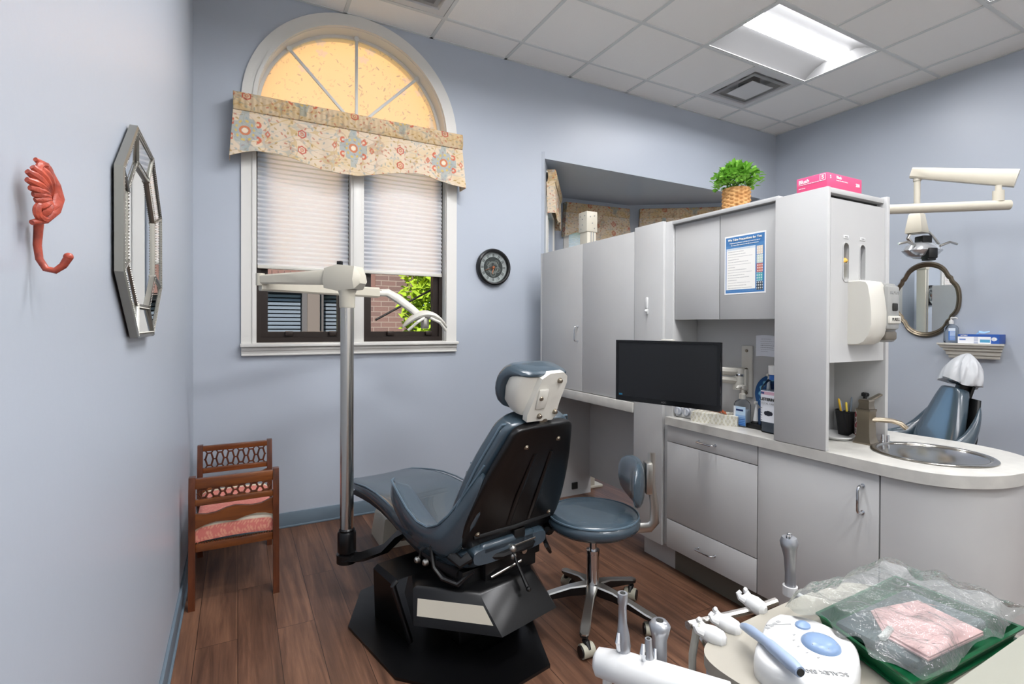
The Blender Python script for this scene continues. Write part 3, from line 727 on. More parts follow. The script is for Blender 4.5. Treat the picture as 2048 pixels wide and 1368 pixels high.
_me = b_.data; _bm = bmesh.new(); _bm.from_mesh(_me); bmesh.ops.delete(_bm, geom=[v for v in _bm.verts if math.hypot(v.co.x, v.co.z) > .1175], context='VERTS'); _bm.to_mesh(_me); _bm.free()
copper = mat('copper', (206, 128, 92), .3, .9)
for nm, a, L_, w_ in (('minute_hand', 199, .085, .004), ('hour_hand', 258, .052, .005)):
    b = MB(); d = (math.cos(R_(a)), math.sin(R_(a)))
    b.tube([(d[0]*.012, -.02, d[1]*.012), (d[0]*L_*.6, -.02, d[1]*L_*.6), (d[0]*L_, -.02, d[1]*L_)], [w_*.4, w_*.6, .0006], 6); obj(nm, b, copper, ck)
b = MB(); b.lathe([(.0, -.012), (.0055, -.012), (.0055, -.022), (.0, -.024)], axis='y', n=16); b.lathe([(.010, -.018), (.012, -.018), (.012, -.021), (.010, -.021), (.010, -.018)], axis='y', n=24); obj('hub', b, copper, ck)
b = MB(); b.lathe([(.0, -.034), (.119, -.034)], axis='y', n=40); obj('crystal', b, 'glass', ck)
# ================================================================ BENCH
bn = thing('vanity_bench', 'small wooden bench with pink damask seat in the corner', 'bench', (-.01, 3.05, 0))
def leg(sx, sy):
    b = MB(); y0 = sy*.29
    top = .60 if sy < 0 else .625
    prof = [(0, y0*1.06), (.25, y0), (.40, y0*.97), (.50, y0*1.0), (top, y0*1.10 if sy > 0 else y0*.93)]
    rings = []
    for z, y in prof:
        w, d = .0135, .017
        rings.append([(sx*.176-w, y-d, z), (sx*.176+w, y-d, z), (sx*.176+w, y+d, z), (sx*.176-w, y+d, z)])
    b.loft(rings, sm=False); return b
for sx in (-1, 1):
    for sy in (-1, 1): obj('leg', leg(sx, sy), 'wood', bn)
def latt(sy):
    y = sy*.29; yt = y*(1.05 if sy > 0 else .955); z0, z1 = (.498, .545) if sy < 0 else (.50, .592)
    b = MB(); b.box(-.163, .163, yt-.013, yt+.013, z1, z1+(.047 if sy < 0 else .03), .003)
    b.box(-.163, .163, y-.012, y+.012, z0-.028, z0, .003); obj('end_rail', b, 'woodh', bn)
    b = MB(); n = 6; w = .316/n; yy = (y+yt)/2; zc = (z0+z1)/2; hz = (z1-z0)/2+.002
    for k in range(n):
        cx_ = -.158+w*(k+.5); r = w*.36
        hexa = [(cx_-r, zc), (cx_-r*.5, zc+hz*.72), (cx_+r*.5, zc+hz*.72), (cx_+r, zc), (cx_+r*.5, zc-hz*.72), (cx_-r*.5, zc-hz*.72)]
        for i in range(6):
            p, q = hexa[i], hexa[(i+1) % 6]; b.tube([(p[0], yy, p[1]), (q[0], yy, q[1])], .0042, 6, sq=(1, 1.3))
        for sx in (-1, 1):
            b.tube([(cx_+sx*r*.5, yy, zc+hz*.72), (cx_+sx*w*.5*.7, yy, zc+hz)], .004, 6); b.tube([(cx_+sx*r*.5, yy, zc-hz*.72), (cx_+sx*w*.5*.7, yy, zc-hz)], .004, 6)
            b.tube([(cx_+sx*r, yy, zc), (cx_+sx*w*.5, yy, zc)], .0042, 6)
    obj('lattice', b, 'wood', bn)
latt(-1); latt(1)
def yoke(sy):   # wavy rail below the lattice
    y = sy*.285; up = [(-.163, .432), (-.12, .425), (-.08, .428), (-.04, .442), (0, .449), (.03, .444), (.07, .438), (.11, .440), (.163, .462)]
    lo = [(-.163, .362), (-.12, .378), (-.08, .386), (-.04, .383), (0, .378), (.04, .39), (.09, .398), (.13, .392), (.163, .380)]
    b = MB(); b.prism(up+list(reversed(lo)), y-.009, y+.009, 'y'); obj('wavy_rail', b, 'woodh', bn)
yoke(-1); yoke(1)
b = MB()
for sy in (-1, 1): b.box(-.163, .163, sy*.285-.011, sy*.285+.011, .255, .292, .003)
for sx in (-1, 1): b.box(sx*.176-.009, sx*.176+.009, -.27, .27, .255, .292, .003)
obj('seat_rail', b, 'woodh', bn)
def dam(u, v):
    base = np.zeros(u.shape+(3,))+np.array([206, 118, 108.])
    q = np.sin(u*60+4*np.sin(v*22))*np.sin(v*38+3*np.sin(u*31))
    base = blend(base, (226, 168, 140), (q > .25)*.75); return base
pts_y = .275
def cushpos(u, v):
    t = (v-.5)*2; x = (u-.5)*2*.163; s_ = np.sign(t)*np.minimum(1, np.abs(t)*1.0)
    ed = np.clip((np.abs(t)-.80)/.20, 0, 1); ex = np.clip((np.abs(u-.5)*2-.86)/.14, 0, 1)
    y = np.sign(t)*np.minimum(np.abs(t)/.80, 1)*pts_y
    z = .372-.078*ed-.012*ex**2+.008*(1-(x/.163)**2)+.006*np.cos(t*PI/2)
    return x, y-np.sign(t)*.004*np.sin(ed*PI)*-1, z
def cushcol(u, v):
    t = np.abs((v-.5)*2); base = dam(u*1.2, v*2)
    base = blend(base, (218, 140, 128), (t < .80)*.5)
    base = blend(base, (226, 214, 188), ((t > .70) & (t < .835)))
    base = blend(base, (240, 228, 214), ((t > .80) & (t < .815)))
    return base
painted('cushion', 90, 140, cushpos, cushcol, 'printm', bn)
b = MB()
for sy in (-1, 1):
    for k in range(30): b.ball((-.158+.0109*k, sy*.2965, .2985), .0045, n=6)
obj('nailheads', b, mat('aged_brass', (92, 84, 66), .35, .9), bn)
# ================================================================ OPERATORY LIGHT ON POLE
PX, PY = .462, 2.53
ol = thing('operatory_light', 'cream dental light arm on tall steel pole before the arched window', 'dental light', (PX, PY, .22))
b = MB(); b.cyl((0, 0, .02), (0, 0, 1.20), .0315, n=40); obj('pole', b, 'steel', ol)
b = MB(); b.lathe([(.0, 0), (.04, 0), (.043, .006), (.043, .09), (.038, .1), (.0, .1)], n=32); b.lathe([(.034, .1), (.037, .108), (.032, .115)], n=32); obj('collar', b, 'black', ol)
b = MB(); b.lathe([(.0, 1.17), (.034, 1.17), (.036, 1.176), (.037, 1.235), (.044, 1.255), (.0, 1.255)], n=32); obj('swivel', b, 'beige', ol)
# head block: bevelled housing; long axis along the first link
e1 = Vector((.10, 2.86, 1.535)); hb = Vector((PX, PY, 0)); ax = Vector((e1.x-PX, e1.y-PY, 0)).normalized(); ay = Vector((-ax.y, ax.x, 0))
Mh = Matrix(((ax.x, ay.x, 0, 0), (ax.y, ay.y, 0, 0), (0, 0, 1, 0), (0, 0, 0, 1)))
b = MB(); rg = []
for f, hw, z0, z1 in ((-.085, .035, 1.285, 1.325), (-.06, .055, 1.258, 1.365), (.03, .058, 1.25, 1.375), (.105, .045, 1.265, 1.36)):
    rg.append([(f, -hw, (z0+z1)/2-.01), (f, -hw*.7, z1), (f, hw*.7, z1), (f, hw, (z0+z1)/2-.01), (f, hw*.75, z0), (f, -hw*.75, z0)])
b.loft(rg, M=Mh, sm=False); hd = obj('head_block', b, 'beige', ol)
b = MB(); b.box(-.012, .012, -.01, .01, 1.372, 1.395, .003, M=Mh @ Matrix.Translation((.04, 0, 0))); obj('lock_button', b, 'black', hd)
L1 = (Vector((e1.x-PX, e1.y-PY, e1.z-.22))); 
def link(p, q, h0, h1, w0, w1, name, m='beige', par=ol, k=5):
    p, q = Vector(p), Vector(q); t = (q-p).normalized(); up = Vector((0, 0, 1)); s_ = t.cross(up).normalized(); u = s_.cross(t)
    b = MB(); rg = []
    for i in range(k+1):
        f = i/k; c = p+(q-p)*f; hh = h0+(h1-h0)*f; ww = w0+(w1-w0)*f
        rg.append([c+s_*ww*a_+u*hh*b_ for a_, b_ in ((-1, -.7), (-1, .7), (-.7, 1), (.7, 1), (1, .7), (1, -.7), (.7, -1), (-.7, -1))])
    b.loft(rg, sm=False); return obj(name, b, m, par)
link((ax.x*.09, ay.y*0+ax.y*.09, 1.318), L1, .036, .022, .024, .018, 'upper_link')
b = MB(); b.cyl(L1+Vector((0, 0, -.03)), L1+Vector((0, 0, .03)), .021, n=20); obj('elbow', b, 'beige', ol)
def w2l(x, y, z): return Vector((x-PX, y-PY, z-.22))
j2 = w2l(.74, 3.08, 1.502)
link(L1+Vector((0, 0, -.03)), j2, .026, .030, .022, .022, 'lower_link')
b = MB(); b.box(-.022, .022, -.014, .014, -.018, .018, .004, M=Matrix.Translation(j2)); obj('joint', b, 'nickel', ol)
b = MB(); b.tube([j2, w2l(.80, 3.09, 1.505), w2l(.86, 3.08, 1.47), w2l(.94, 3.06, 1.41), w2l(1.01, 3.04, 1.345)], [.024, .028, .031, .028, .026], 12, sq=(1, .8)); obj('gooseneck', b, 'offw', ol)
b = MB(); rg = []
hc_ = w2l(1.02, 3.04, 1.362)
for k, f in enumerate(np.linspace(-1, 1, 15)):
    c = hc_+Vector((.13*f, -.03*f, .012-.075*f*f-.0*f)); hw = .06*math.sqrt(max(.05, 1-f*f*.93)); hh = .027*math.sqrt(max(.06, 1-f*f*.9))
    rg.append([c+Vector((0, hw*math.cos(a), hh*math.sin(a))) for a in np.linspace(0, 2*PI, 13)[:-1]])
b.loft(rg); lh = obj('lamp_head', b, 'offw', ol)
b = MB(); b.box(-.018, .018, -.03, .03, -.075, .01, .006, M=Matrix.Translation(hc_)); obj('bulb_shield', b, 'alu', lh)
for sg in (-1, 1):
    b = MB(); b.tube([hc_+Vector((.02*sg, -.05, -.01)), hc_+Vector((.07*sg, -.075, -.035)), hc_+Vector((.12*sg, -.05, -.085))], .009, 8); obj('handle', b, 'offw', lh)
# ================================================================ DENTAL CHAIR
DC = thing('dental_chair', 'slate blue dental chair seen from behind its black back shell', 'dental chair', (.98, 1.86, 0), R_(11))
b = MB(); b.prism([(-.474, .5), (-.462, .08), (-.25, -.235), (.031, -.228), (.175, .036), (.20, .55), (.02, .80), (-.314, .75)], 0, .012, 'z'); obj('floor_plate', b, 'black', DC)
b = MB(); b.surf([[(.06, .21, .30), (.06, .40, .30)], [(-.39, .20, .302), (-.395, .38, .302)], [(-.412, .20, .285), (-.412, .385, .285)], [(-.325, .224, .012), (-.352, .50, .012)]], thick=.006, sm=False)
b.tube([(-.395, .203, .30), (-.412, .202, .285), (-.322, .226, .018)], [.009, .011, .011], 10); obj('side_cover', b, 'black', DC)
lo = [(-.147, -.157), (.152, -.137), (.21, .02), (.2, .40), (-.28, .36), (-.368, .117)]; hi = [(-.178, -.062), (.107, -.05), (.17, .06), (.16, .38), (-.26, .34), (-.352, .15)]
b = MB(); b.loft([[(x*.9, y*.9+.02, .135) for x, y in lo], [(x, y, .15) for x, y in lo], [(x, y, .275) for x, y in hi], [(x*.96, y*.9+.01, .285) for x, y in hi]], sm=False); hs = obj('lift_housing', b, 'black', DC)
b = MB(); b.box(-.18, .14, .08, .36, .012, .14, .01); obj('pedestal', b, 'black', DC)
def on_ch(f, g):  # point on the chamfer face, f along, g down
    a_ = Vector((-.178, -.062, .275)).lerp(Vector((-.352, .15, .275)), f); c_ = Vector((-.147, -.157, .15)).lerp(Vector((-.368, .117, .15)), f); return a_.lerp(c_, g)+Vector((-.0035, -.003, .001))
b = MB(); b._add([on_ch(.03, .24), on_ch(.93, .24), on_ch(.95, .72), on_ch(.03, .72)], [(0, 1, 2, 3)]); obj('cream_stripe', b, 'beige', hs, recalc=False)
b = MB(); b.box(-.11, .16, .0, .24, .28, .37, .006); b.box(-.20, -.11, .03, .2, .28, .335, .006); b.box(.10, .22, .04, .26, .30, .42, .006); obj('lift_mechanism', b, 'blackp', DC)
b = MB()
b.cyl((.0, -.02, .405), (.13, -.02, .41), .011, n=12); b.cyl((.02, -.03, .385), (.02, .03, .385), .018, n=14); b.ball((.0, -.035, .40), .017); b.ball((.0, -.04, .372), .015); b.cyl((-.09, -.01, .30), (.05, -.03, .335), .006); b.cyl((.07, -.03, .37), (.07, .04, .37), .014, n=12)
obj('pivot_hardware', b, 'alu', DC)
b = MB(); b.tube([(.0, -.04, .385), (.005, -.06, .345), (.015, -.11, .27)], [.012, .013, .017], 8, sq=(1, .5)); b.ball((.015, -.118, .262), .010); obj('release_lever', b, 'blackp', DC)
b = MB(); b.tube([(-.2, .02, .40), (-.05, -.03, .385), (.1, -.03, .39), (.2, .03, .40)], .016, 8); b.box(.015, .075, -.03, .02, .38, .47, .006); b.box(-.19, .21, .0, .30, .37, .40, .006); obj('seat_frame', b, 'blackp', DC)
# seat
st = [(-.03, .445, .20, .09), (.06, .44, .235, .11), (.2, .435, .25, .12), (.35, .44, .255, .12), (.5, .455, .255, .11), (.62, .475, .25, .10), (.75, .485, .245, .09), (.88, .482, .24, .08), (1.0, .468, .235, .07), (1.1, .452, .225, .06), (1.18, .44, .20, .05), (1.215, .43, .14, .035)]
def rsec(y, zt, hw, th, n=20, dish=.012):
    r = []
    for i in range(n):
        a = 2*PI*i/n; c, s_ = math.cos(a), math.sin(a); ex = .45
        x = hw*math.copysign(abs(c)**ex, c); z = th/2*math.copysign(abs(s_)**.6, s_)
        if s_ > 0: z -= dish*(1-(x/hw)**2)
        r.append((x, y, zt-th/2+z))
    return r
b = MB(); b.loft([rsec(*q) for q in st]); seat = obj('seat', b, 'blue', DC, ang=50, sub=1)
b = MB(); b.tube([(-.19*1.0, y, zt-th-.0) for y, zt, hw, th in st[1:10]], .02, 6, sq=(1.5, .6)); b.tube([(.19, y, zt-th) for y, zt, hw, th in st[1:10]], .02, 6, sq=(1.5, .6)); b.box(-.16, .16, .75, 1.1, .372, .40, .008); obj('seat_pan', b, 'blackp', DC)
b = MB(); pp = [(-x_, y, z_) for x_, y, z_ in [(hw*.96, y, zt-.012) for y, zt, hw, th in st[2:]]]; b.tube(pp, .0045, 6); pp = [(-x_, y, z_) for x_, y, z_ in pp]; b.tube(pp, .0045, 6); obj('seat_piping', b, 'pipe', seat)
# back
fwd = Vector((0, .9104, .4138)); upv = Vector((0, -.4138, .9104))
MBk = Matrix(((1, fwd.x, upv.x, .012), (0, fwd.y, upv.y, 0), (0, fwd.z, upv.z, .455), (0, 0, 0, 1)))
def halfw(v): return float(np.interp(v, [-.02, .0, .03, .08, .16, .25, .33, .40, .46, .50, .52, .53], [.215, .240, .252, .256, .247, .230, .212, .190, .168, .156, .145, .09]))
def shellring(v, dw, y0, y1, n=24, ex=.35):
    hw = halfw(v)+dw; r = []
    for i in range(n):
        a = 2*PI*i/n; c, s_ = math.cos(a), math.sin(a)
        r.append((hw*math.copysign(abs(c)**ex, c), (y0+y1)/2+(y1-y0)/2*math.copysign(abs(s_)**.55, s_), v))
    return r
vs_ = [-.02, -.012, .0, .03, .08, .16, .25, .33, .40, .46, .49, .51, .522, .53]
b = MB(); b.loft([shellring(v, 0, -.012, .028) for v in vs_], M=MBk)
sh = obj('back_shell', b, 'black', DC, ang=60, sub=1)
b = MB()
for x in (-.035, .075): b.tube([(x-.05*.0, -.0125, .06), (x, -.015, .2), (x*.8+.01, -.0135, .40)], [.012, .014, .008], 8, sq=(1, .35), flat=(0, 1, 0), M=MBk)
b.tube([(-.20, -.011, .045), (0, -.017, .042), (.20, -.011, .045)], .010, 8, sq=(1, .5), M=MBk); obj('shell_ribs', b, 'black', sh)
b = MB()
for x, v in ((-.075, .44), (.085, .455), (-.185, .055), (.19, .06)): b.lathe([(0, -.018), (.006, -.018), (.009, -.013), (.012, -.011)], (x, 0, v), 'y', 12, M=MBk)
obj('shell_screws', b, 'nickel', sh)
b = MB(); b.loft([shellring(v, .018 if 0 < v < .5 else .006, .02, .10+.02*math.sin(max(0, v)*5), ex=.45) for v in vs_], M=MBk); bc = obj('back_cushion', b, 'blue', DC, ang=60, sub=1)
b = MB(); pp = [(-(halfw(v)+.02), .055, v) for v in vs_[3:12]]+[((halfw(v)+.02), .055, v) for v in reversed(vs_[3:12])]; b.tube(pp, .0045, 6, M=MBk); obj('back_piping', b, 'pipe', bc)
b = MB(); b.box(-.15, .13, -.03, .03, .40, .45, .015); b.loft([rsec(y, z, .19, .07) for y, z in ((-.03, .44), (-.01, .455), (.05, .455))]); obj('lumbar_skirt', b, 'blue', DC, ang=50)
# armrest slings
def wing(s):
    st_ = [  # y, z top outer, x outer, z bottom, inner x, inner z
        (.56, .590, .235, .470, .16, .560), (.53, .592, .262, .450, .15, .555), (.44, .560, .275, .415, .16, .53), (.34, .522, .285, .395, .17, .495), (.24, .497, .29, .385, .18, .475), (.15, .500, .292, .385, .19, .475),
        (.07, .535, .292, .39, .20, .50), (.02, .585, .272, .42, .20, .54), (-.03, .655, .250, .50, .19, .61), (-.075, .725, .226, .59, .18, .68), (-.115, .79, .205, .70, .17, .75)]
    if s > 0: st_ = [(y, zt, xo-.03, zb, xi, zi) for y, zt, xo, zb, xi, zi in st_]
    b = MB(); rg = []
    for y, zt, xo, zb, xi, zi in st_:
        m_ = (zt+zb)/2
        rg.append([(s*(xi), y, zb+.01), (s*xi, y, zi-.02), (s*(xi+.01), y, zi), (s*(xi+xo)/2, y, zi*.55+zt*.45-.006), (s*(xo-.012), y, zt-.001), (s*xo, y, zt-.004), (s*(xo+.012), y, m_+.02), (s*(xo+.004), y, m_-.03), (s*(xo-.02), y, zb), (s*(xo-.04), y, zb)])
    b.loft(rg); w = obj('armrest', b, 'blue', DC, ang=70, sub=1)
    b = MB(); b.tube([(s*(xo-.003), y, zt) for y, zt, xo, *_ in st_], .005, 6); obj('armrest_piping', b, 'pipe', w)
    b = MB(); b.tube([(s*.283, .165, .42), (s*.30, .185, .40), (s*.302, .19, .35)], .011, 8, sq=(1, .5)); b.tube([(s*.29, .12, .44), (s*.287, .10, .36), (s*.27, .06, .325), (s*.24, .0, .315), (s*.19, -.03, .36)], [.012, .015, .017, .016, .012], 8, sq=(1, .6))
    b.tube([(s*.25, .04, .42), (s*.235, -.01, .40), (s*.2, -.02, .42)], .02, 8, sq=(1, .6)); obj('arm_lever', b, 'blackp', DC)
    b = MB()
    for y, z in ((.19, .362), (.125, .375)):
        b.lathe([(0, -.012), (.008, -.012), (.013, -.006), (.013, .006)] if s < 0 else [(0, .012), (.008, .012), (.013, .006), (.013, -.006)], (s*.31, y, z), 'x', 12)
        obj('lever_bolt', b, 'alu', DC); b = MB()
    b.ball((s*.285, .095, .475), .011); obj('lever_bolt', b, 'alu', DC)
wing(-1); wing(1)
# headrest
b = MB(); b.tube([(.012, -.19, .87), (.012, -.205, .93), (.012, -.215, 1.0)], .022, 10, sq=(1, .25), flat=(0, 1, 0)); obj('headrest_bar', b, 'nickel', DC)
MHr = Matrix.Translation((-.005, -.215, 1.055)) @ Matrix.Rotation(R_(18), 4, 'X')
def hring(z, hw, y0, y1, n=20): return [(hw*math.copysign(abs(math.cos(a))**.5, math.cos(a)), (y0+y1)/2+(y1-y0)/2*math.copysign(abs(math.sin(a))**.6, math.sin(a)), z) for a in [2*PI*i/n for i in range(n)]]
b = MB(); b.loft([hring(z, w_, y0, y1) for z, w_, y0, y1 in ((-.098, .05, .075, .11), (-.09, .105, .07, .128), (-.05, .128, .085, .142), (.0, .136, .085, .145), (.04, .132, .07, .14), (.066, .126, .0, .135), (.070, .125, -.018, .13), (.086, .115, -.018, .115), (.092, .08, .0, .09))], M=MHr); hr = obj('headrest', b, 'blue', DC, ang=70, sub=1)
b = MB(); b.loft([hring(z, w_, -.008, y1) for z, w_, y1 in ((-.085, .09, .08), (-.05, .116, .10), (.0, .124, .10), (.05, .12, .09), (.068, .112, .06))], M=MHr); obj('headrest_shell', b, 'offw', DC, ang=50)
b = MB(); b.prism([(-.075, -.10), (.055, -.105), (.07, -.09), (.073, -.03), (.088, .05), (.082, .075), (.06, .092), (-.01, .09), (-.045, .07), (-.062, .0), (-.08, -.07)], -.03, -.005, 'y', M=MHr)
b.box(-.05, .0, -.037, -.028, -.05, .03, .006, M=MHr); hp = obj('headrest_plate', b, 'offw', DC)
b = MB()
for x, z in ((.045, .06), (-.035, -.005), (-.02, -.08), (.058, -.07)): b.lathe([(0, -.042), (.007, -.042), (.010, -.036), (.011, -.028)], (x, 0, z), 'y', 12, M=MHr)
obj('plate_screws', b, 'nickel', hp)
# arm that carries the light pole
Lp = Matrix.Rotation(-R_(11), 4, 'Z') @ Vector((PX-.98, PY-1.86, 0))
b = MB(); b.tube([(Lp.x, Lp.y, .19), (Lp.x+.05, Lp.y-.06, .20), (Lp.x+.13, Lp.y-.15, .25), (Lp.x+.17, Lp.y-.22, .33), (Lp.x+.2, Lp.y-.27, .375), (-.05, .42, .39)], [.05, .048, .046, .046, .046, .046], 4, sq=(1, .5), flat=(0, 0, 1)); b.lathe([(.0, .172), (.048, .172), (.048, .212), (.0, .212)], (Lp.x, Lp.y, 0), n=28); obj('pole_arm', b, 'black', DC, ang=30)
# utility box on the floor
ub = thing('floor_box', 'cream plastic utility box on the floor behind the dental chair', 'utility box', (.87, 3.1, 0))
b = MB(); b.loft([[(x*s_, y*s_, z) for x, y in ((-.13, -.14), (.14, -.14), (.14, .13), (-.13, .13))] for z, s_ in ((0, 1), (.02, 1), (.15, .86), (.165, .8))], sm=False); obj('cover', b, 'beige', ub)
b = MB(); b.box(-.02, .02, -.142, -.128, .03, .05, .003); obj('latch', b, 'nickel', ub)
# ================================================================ STOOL
SX, SY = 1.405, 1.840
sl = thing('operator_stool', 'round slate blue stool with curved backrest on five wheels', 'stool', (SX, SY, 0))
b = MB(); b.lathe([(.0, .405), (.15, .405), (.19, .412), (.206, .43), (.208, .45), (.196, .472), (.17, .478), (.1, .482), (.0, .484)], n=48); se = obj('seat', b, 'blue', sl, ang=70)
b = MB(); b.lathe([(.2, .4665), (.204, .4675), (.203, .4725), (.198, .4735), (.2, .4665)], n=48); obj('seat_seam', b, 'pipe', se)
b = MB(); b.cyl((0, 0, .30), (0, 0, .405), .016, n=20); b.box(-.08, .08, -.07, .07, .393, .405, .004); obj('gas_rod', b, 'chrome', sl)
b = MB(); b.lathe([(.0, .14), (.028, .14), (.028, .29), (.03, .292), (.03, .305), (.0, .307)], n=24); b.lathe([(.0, .07), (.011, .07), (.011, .13), (0, .13)]); obj('column', b, 'chrome', sl)
for k in range(5):
    a = R_(226+72*k); M = Matrix.Rotation(a, 4, 'Z')
    b = MB(); rg = []; rb = []
    for f, hw, zt, th in ((.0, .03, .155, .03), (.04, .026, .155, .04), (.10, .019, .145, .035), (.18, .019, .122, .026), (.25, .021, .100, .018), (.283, .019, .092, .014), (.292, .010, .09, .010)):
        rg.append([(f, -hw, zt-.006), (f, -hw*.8, zt), (f, hw*.8, zt), (f, hw, zt-.006)]); rb.append([(f, -hw, zt-.006), (f, hw, zt-.006), (f, hw*.75, zt-th-.006), (f, -hw*.75, zt-th-.006)])
    b.loft(rg, M=M); lg = obj('leg', b, 'alu', sl, ang=40)
    b = MB(); b.loft(rb, M=M); obj('leg_underside', b, 'blackp', lg, ang=40)
    b = MB(); tw = R_(40+83*k); c = M @ Vector((.272, 0, 0)); o_ = Vector((math.cos(a+tw), math.sin(a+tw), 0)); s_ = Vector((-o_.y, o_.x, 0))
    wc = c+o_*.018+Vector((0, 0, .0275))
    b.cyl(wc-s_*.026, wc+s_*.026, .0275, n=20); cs = obj('caster', b, 'caster', sl)
    b = MB(); b.cyl(c+Vector((0, 0, .05)), c+Vector((0, 0, .09)), .008, n=10); b.tube([c+Vector((0, 0, .06)), c+o_*.02+Vector((0, 0, .056)), c+o_*.04+Vector((0, 0, .04))], [.013, .013, .006], 8); b.cyl(wc-s_*.031, wc-s_*.026, .022, n=20); b.cyl(wc+s_*.026, wc+s_*.031, .022, n=20); obj('caster_fork', b, 'blackp', cs)
bx = Vector((.88, -.47, 0)); by = Vector((.47, .88, 0))
MS = Matrix(((bx.x, by.x, 0, 0), (bx.y, by.y, 0, 0), (0, 0, 1, 0), (0, 0, 0, 1)))
b = MB(); rg = []
for f in np.linspace(-1, 1, 15):   # kidney pad bowed around the sitter
    yy = .155*f; xx = .195-.045*f*f; k_ = math.sqrt(max(.02, 1-f*f*.97)); rg.append([(xx+.032*k_*math.cos(a), yy, .615+.105*k_**.6*math.copysign(abs(math.sin(a))**.7, math.sin(a))+.0*f) for a in np.linspace(0, 2*PI, 17)[:-1]])
b.loft(rg, M=MS); bk = obj('backrest', b, 'blue', sl, ang=70)
b = MB(); b.tube([(.232-.045*f*f*.9, .158*f*.98, .615+.0*f) for f in np.linspace(-.0, .0, 2)]+[(.233, 0, .72)], .002, 6, M=MS)
b = MB(); b.tube([(.12, 0, .40), (.2, 0, .40), (.255, 0, .405), (.278, 0, .43), (.276, 0, .50), (.262, 0, .60), (.262, 0, .74)], [.02, .022, .023, .023, .02, .018, .018], 8, sq=(1, .32), flat=(0, 1, 0), M=MS); b.box(.231, .262, -.03, .03, .56, .70, .006, M=MS); obj('back_bar', b, 'alu', sl)
# ================================================================ CABINETRY (local frame: x = depth away from the chair, y = along the run, z up)
IO, IR = (1.995, 1.15, 0), R_(-.574)
def unit(name, label, cat, at=(0, 0, 0), group=None, rz=0):
    """a thing whose base sits at AT in the cabinet frame; children use coordinates relative to AT"""
    c, s = math.cos(IR), math.sin(IR)
    return thing(name, label, cat, (IO[0]+at[0]*c-at[1]*s, IO[1]+at[0]*s+at[1]*c, at[2]), IR+rz, group)
def pull(par, p0, p1, out=-.03, r=.0042, name='handle'):
    """chrome bar pull between two feet, standing out along -x"""
    p0, p1 = Vector(p0), Vector(p1); d = (p1-p0).normalized(); o = Vector((out, 0, 0))
    b = MB(); pts = [p0, p0+o*.7, p0+o*.92+d*.004, p0+o+d*.010, p1+o-d*.010, p1+o*.92-d*.004, p1+o*.7, p1]
    b.tube(pts, r, 10); b.cyl(p0, p0+o*.08, r*1.5); b.cyl(p1, p1+o*.08, r*1.5); return obj(name, b, 'chrome', par)
# tall wall-side cabinet over a knee space
u = unit('tall_cabinet', 'grey two-door cabinet over a knee space, nearest the back wall', 'cabinet')
b = MB(); b.box(.021, .43, 1.104, 2.13, .87, 1.848); b.box(.021, .43, 2.09, 2.13, .0, .87); b.box(.42, .43, 1.104, 2.09, .13, .87); b.box(.0, .06, 2.131, 2.151, .0, 1.852, .002); obj('carcass', b, 'lam', u)
for y0, y1, hy in ((1.612, 2.127, 1.66), (1.105, 1.608, None)):
    b = MB(); b.box(.0, .0195, y0, y1, .872, 1.85, .0015); d = obj('door', b, 'lam', u)
    if hy: pull(d, (0, hy, 1.205), (0, hy, 1.303))
b = MB(); b.box(-.012, .42, 1.103, 2.128, .81, .868, .003); obj('ledge', b, 'counter', u)
b = MB(); b.box(.25, .30, 2.078, 2.092, .05, .10, .003); obj('outlet_box', b, 'gap', u)
# column cabinet
u = unit('column_cabinet', 'narrow full-height grey cabinet with small white latch', 'cabinet')
b = MB(); b.box(.0205, .42, .825, 1.102, .14, 1.866, .001); b.box(.075, .42, .85, 1.09, .0, .14); obj('carcass', b, 'lam', u)
b = MB(); b.box(.0, .0195, .876, 1.101, .132, 1.87, .0015); d = obj('door', b, 'lam', u)
b = MB(); b.box(-.010, 0, .985, 1.001, 1.405, 1.468, .004); b.ball((-.012, .993, 1.392), .009, n=10); b.box(-.007, 0, .986, 1.0, 1.375, 1.405, .003); obj('latch', b, 'white', d)
# hanging cabinet
u = unit('wall_cabinet', 'grey two-door hanging cabinet above the worktop', 'cabinet')
b = MB(); b.box(.05, .40, .222, .822, 1.345, 1.838); obj('carcass', b, 'lam', u)
b = MB(); b.box(.012, .41, .220, .823, 1.843, 1.861, .001); b.box(.045, .40, .222, .822, 1.838, 1.843); obj('top_board', b, 'lam', u)
for y0, y1 in ((.225, .533), (.537, .820)):
    b = MB(); b.box(.031, .0495, y0, y1, 1.342, 1.836, .0015); obj('door', b, 'lam', u)
# splash back between the two halves of the run
b = MB(); b.box(.20, .212, .22, .823, .832, 1.344)
u = unit('splash_panel', 'grey back panel of the open niche above the worktop', 'panel'); obj('back_panel', b, 'lam', u)
# end tower
u = unit('tower_cabinet', 'tall grey end cabinet with cup slots facing the sink', 'cabinet')
b = MB(); b.box(-.012, .008, .0, .2175, .832, 1.846, .002); obj('front_panel', b, 'lam', u)
def obround(cx_, cz_, w, h): r = w/2; return arc(cx_, cz_+h/2-r, r, 0, 180, 10)+arc(cx_, cz_-h/2+r, r, 180, 360, 10)
SL = ((.108, 1.563), (.222, 1.563))
b = MB(); b.prism([(.008, 1.17), (.385, 1.17), (.385, 1.805), (.008, 1.805)], .0, .018, 'y', holes=[obround(x, z, .036, .150) for x, z in SL]); b.box(.008, .385, .018, .215, 1.17, 1.19); b.box(.008, .385, .20, .2175, .832, 1.845); obj('side_panel', b, 'lam', u)
for x, z in SL:
    b = MB(); b.prism(obround(x, z, .044, .158), -.003, .001, 'y', holes=[obround(x, z, .036, .150)]); rim = obj('slot_rim', b, 'lam', u)
b = MB(); b.box(.008, .386, .004, .2175, 1.826, 1.846, .001); obj('top_board', b, 'lam', u)
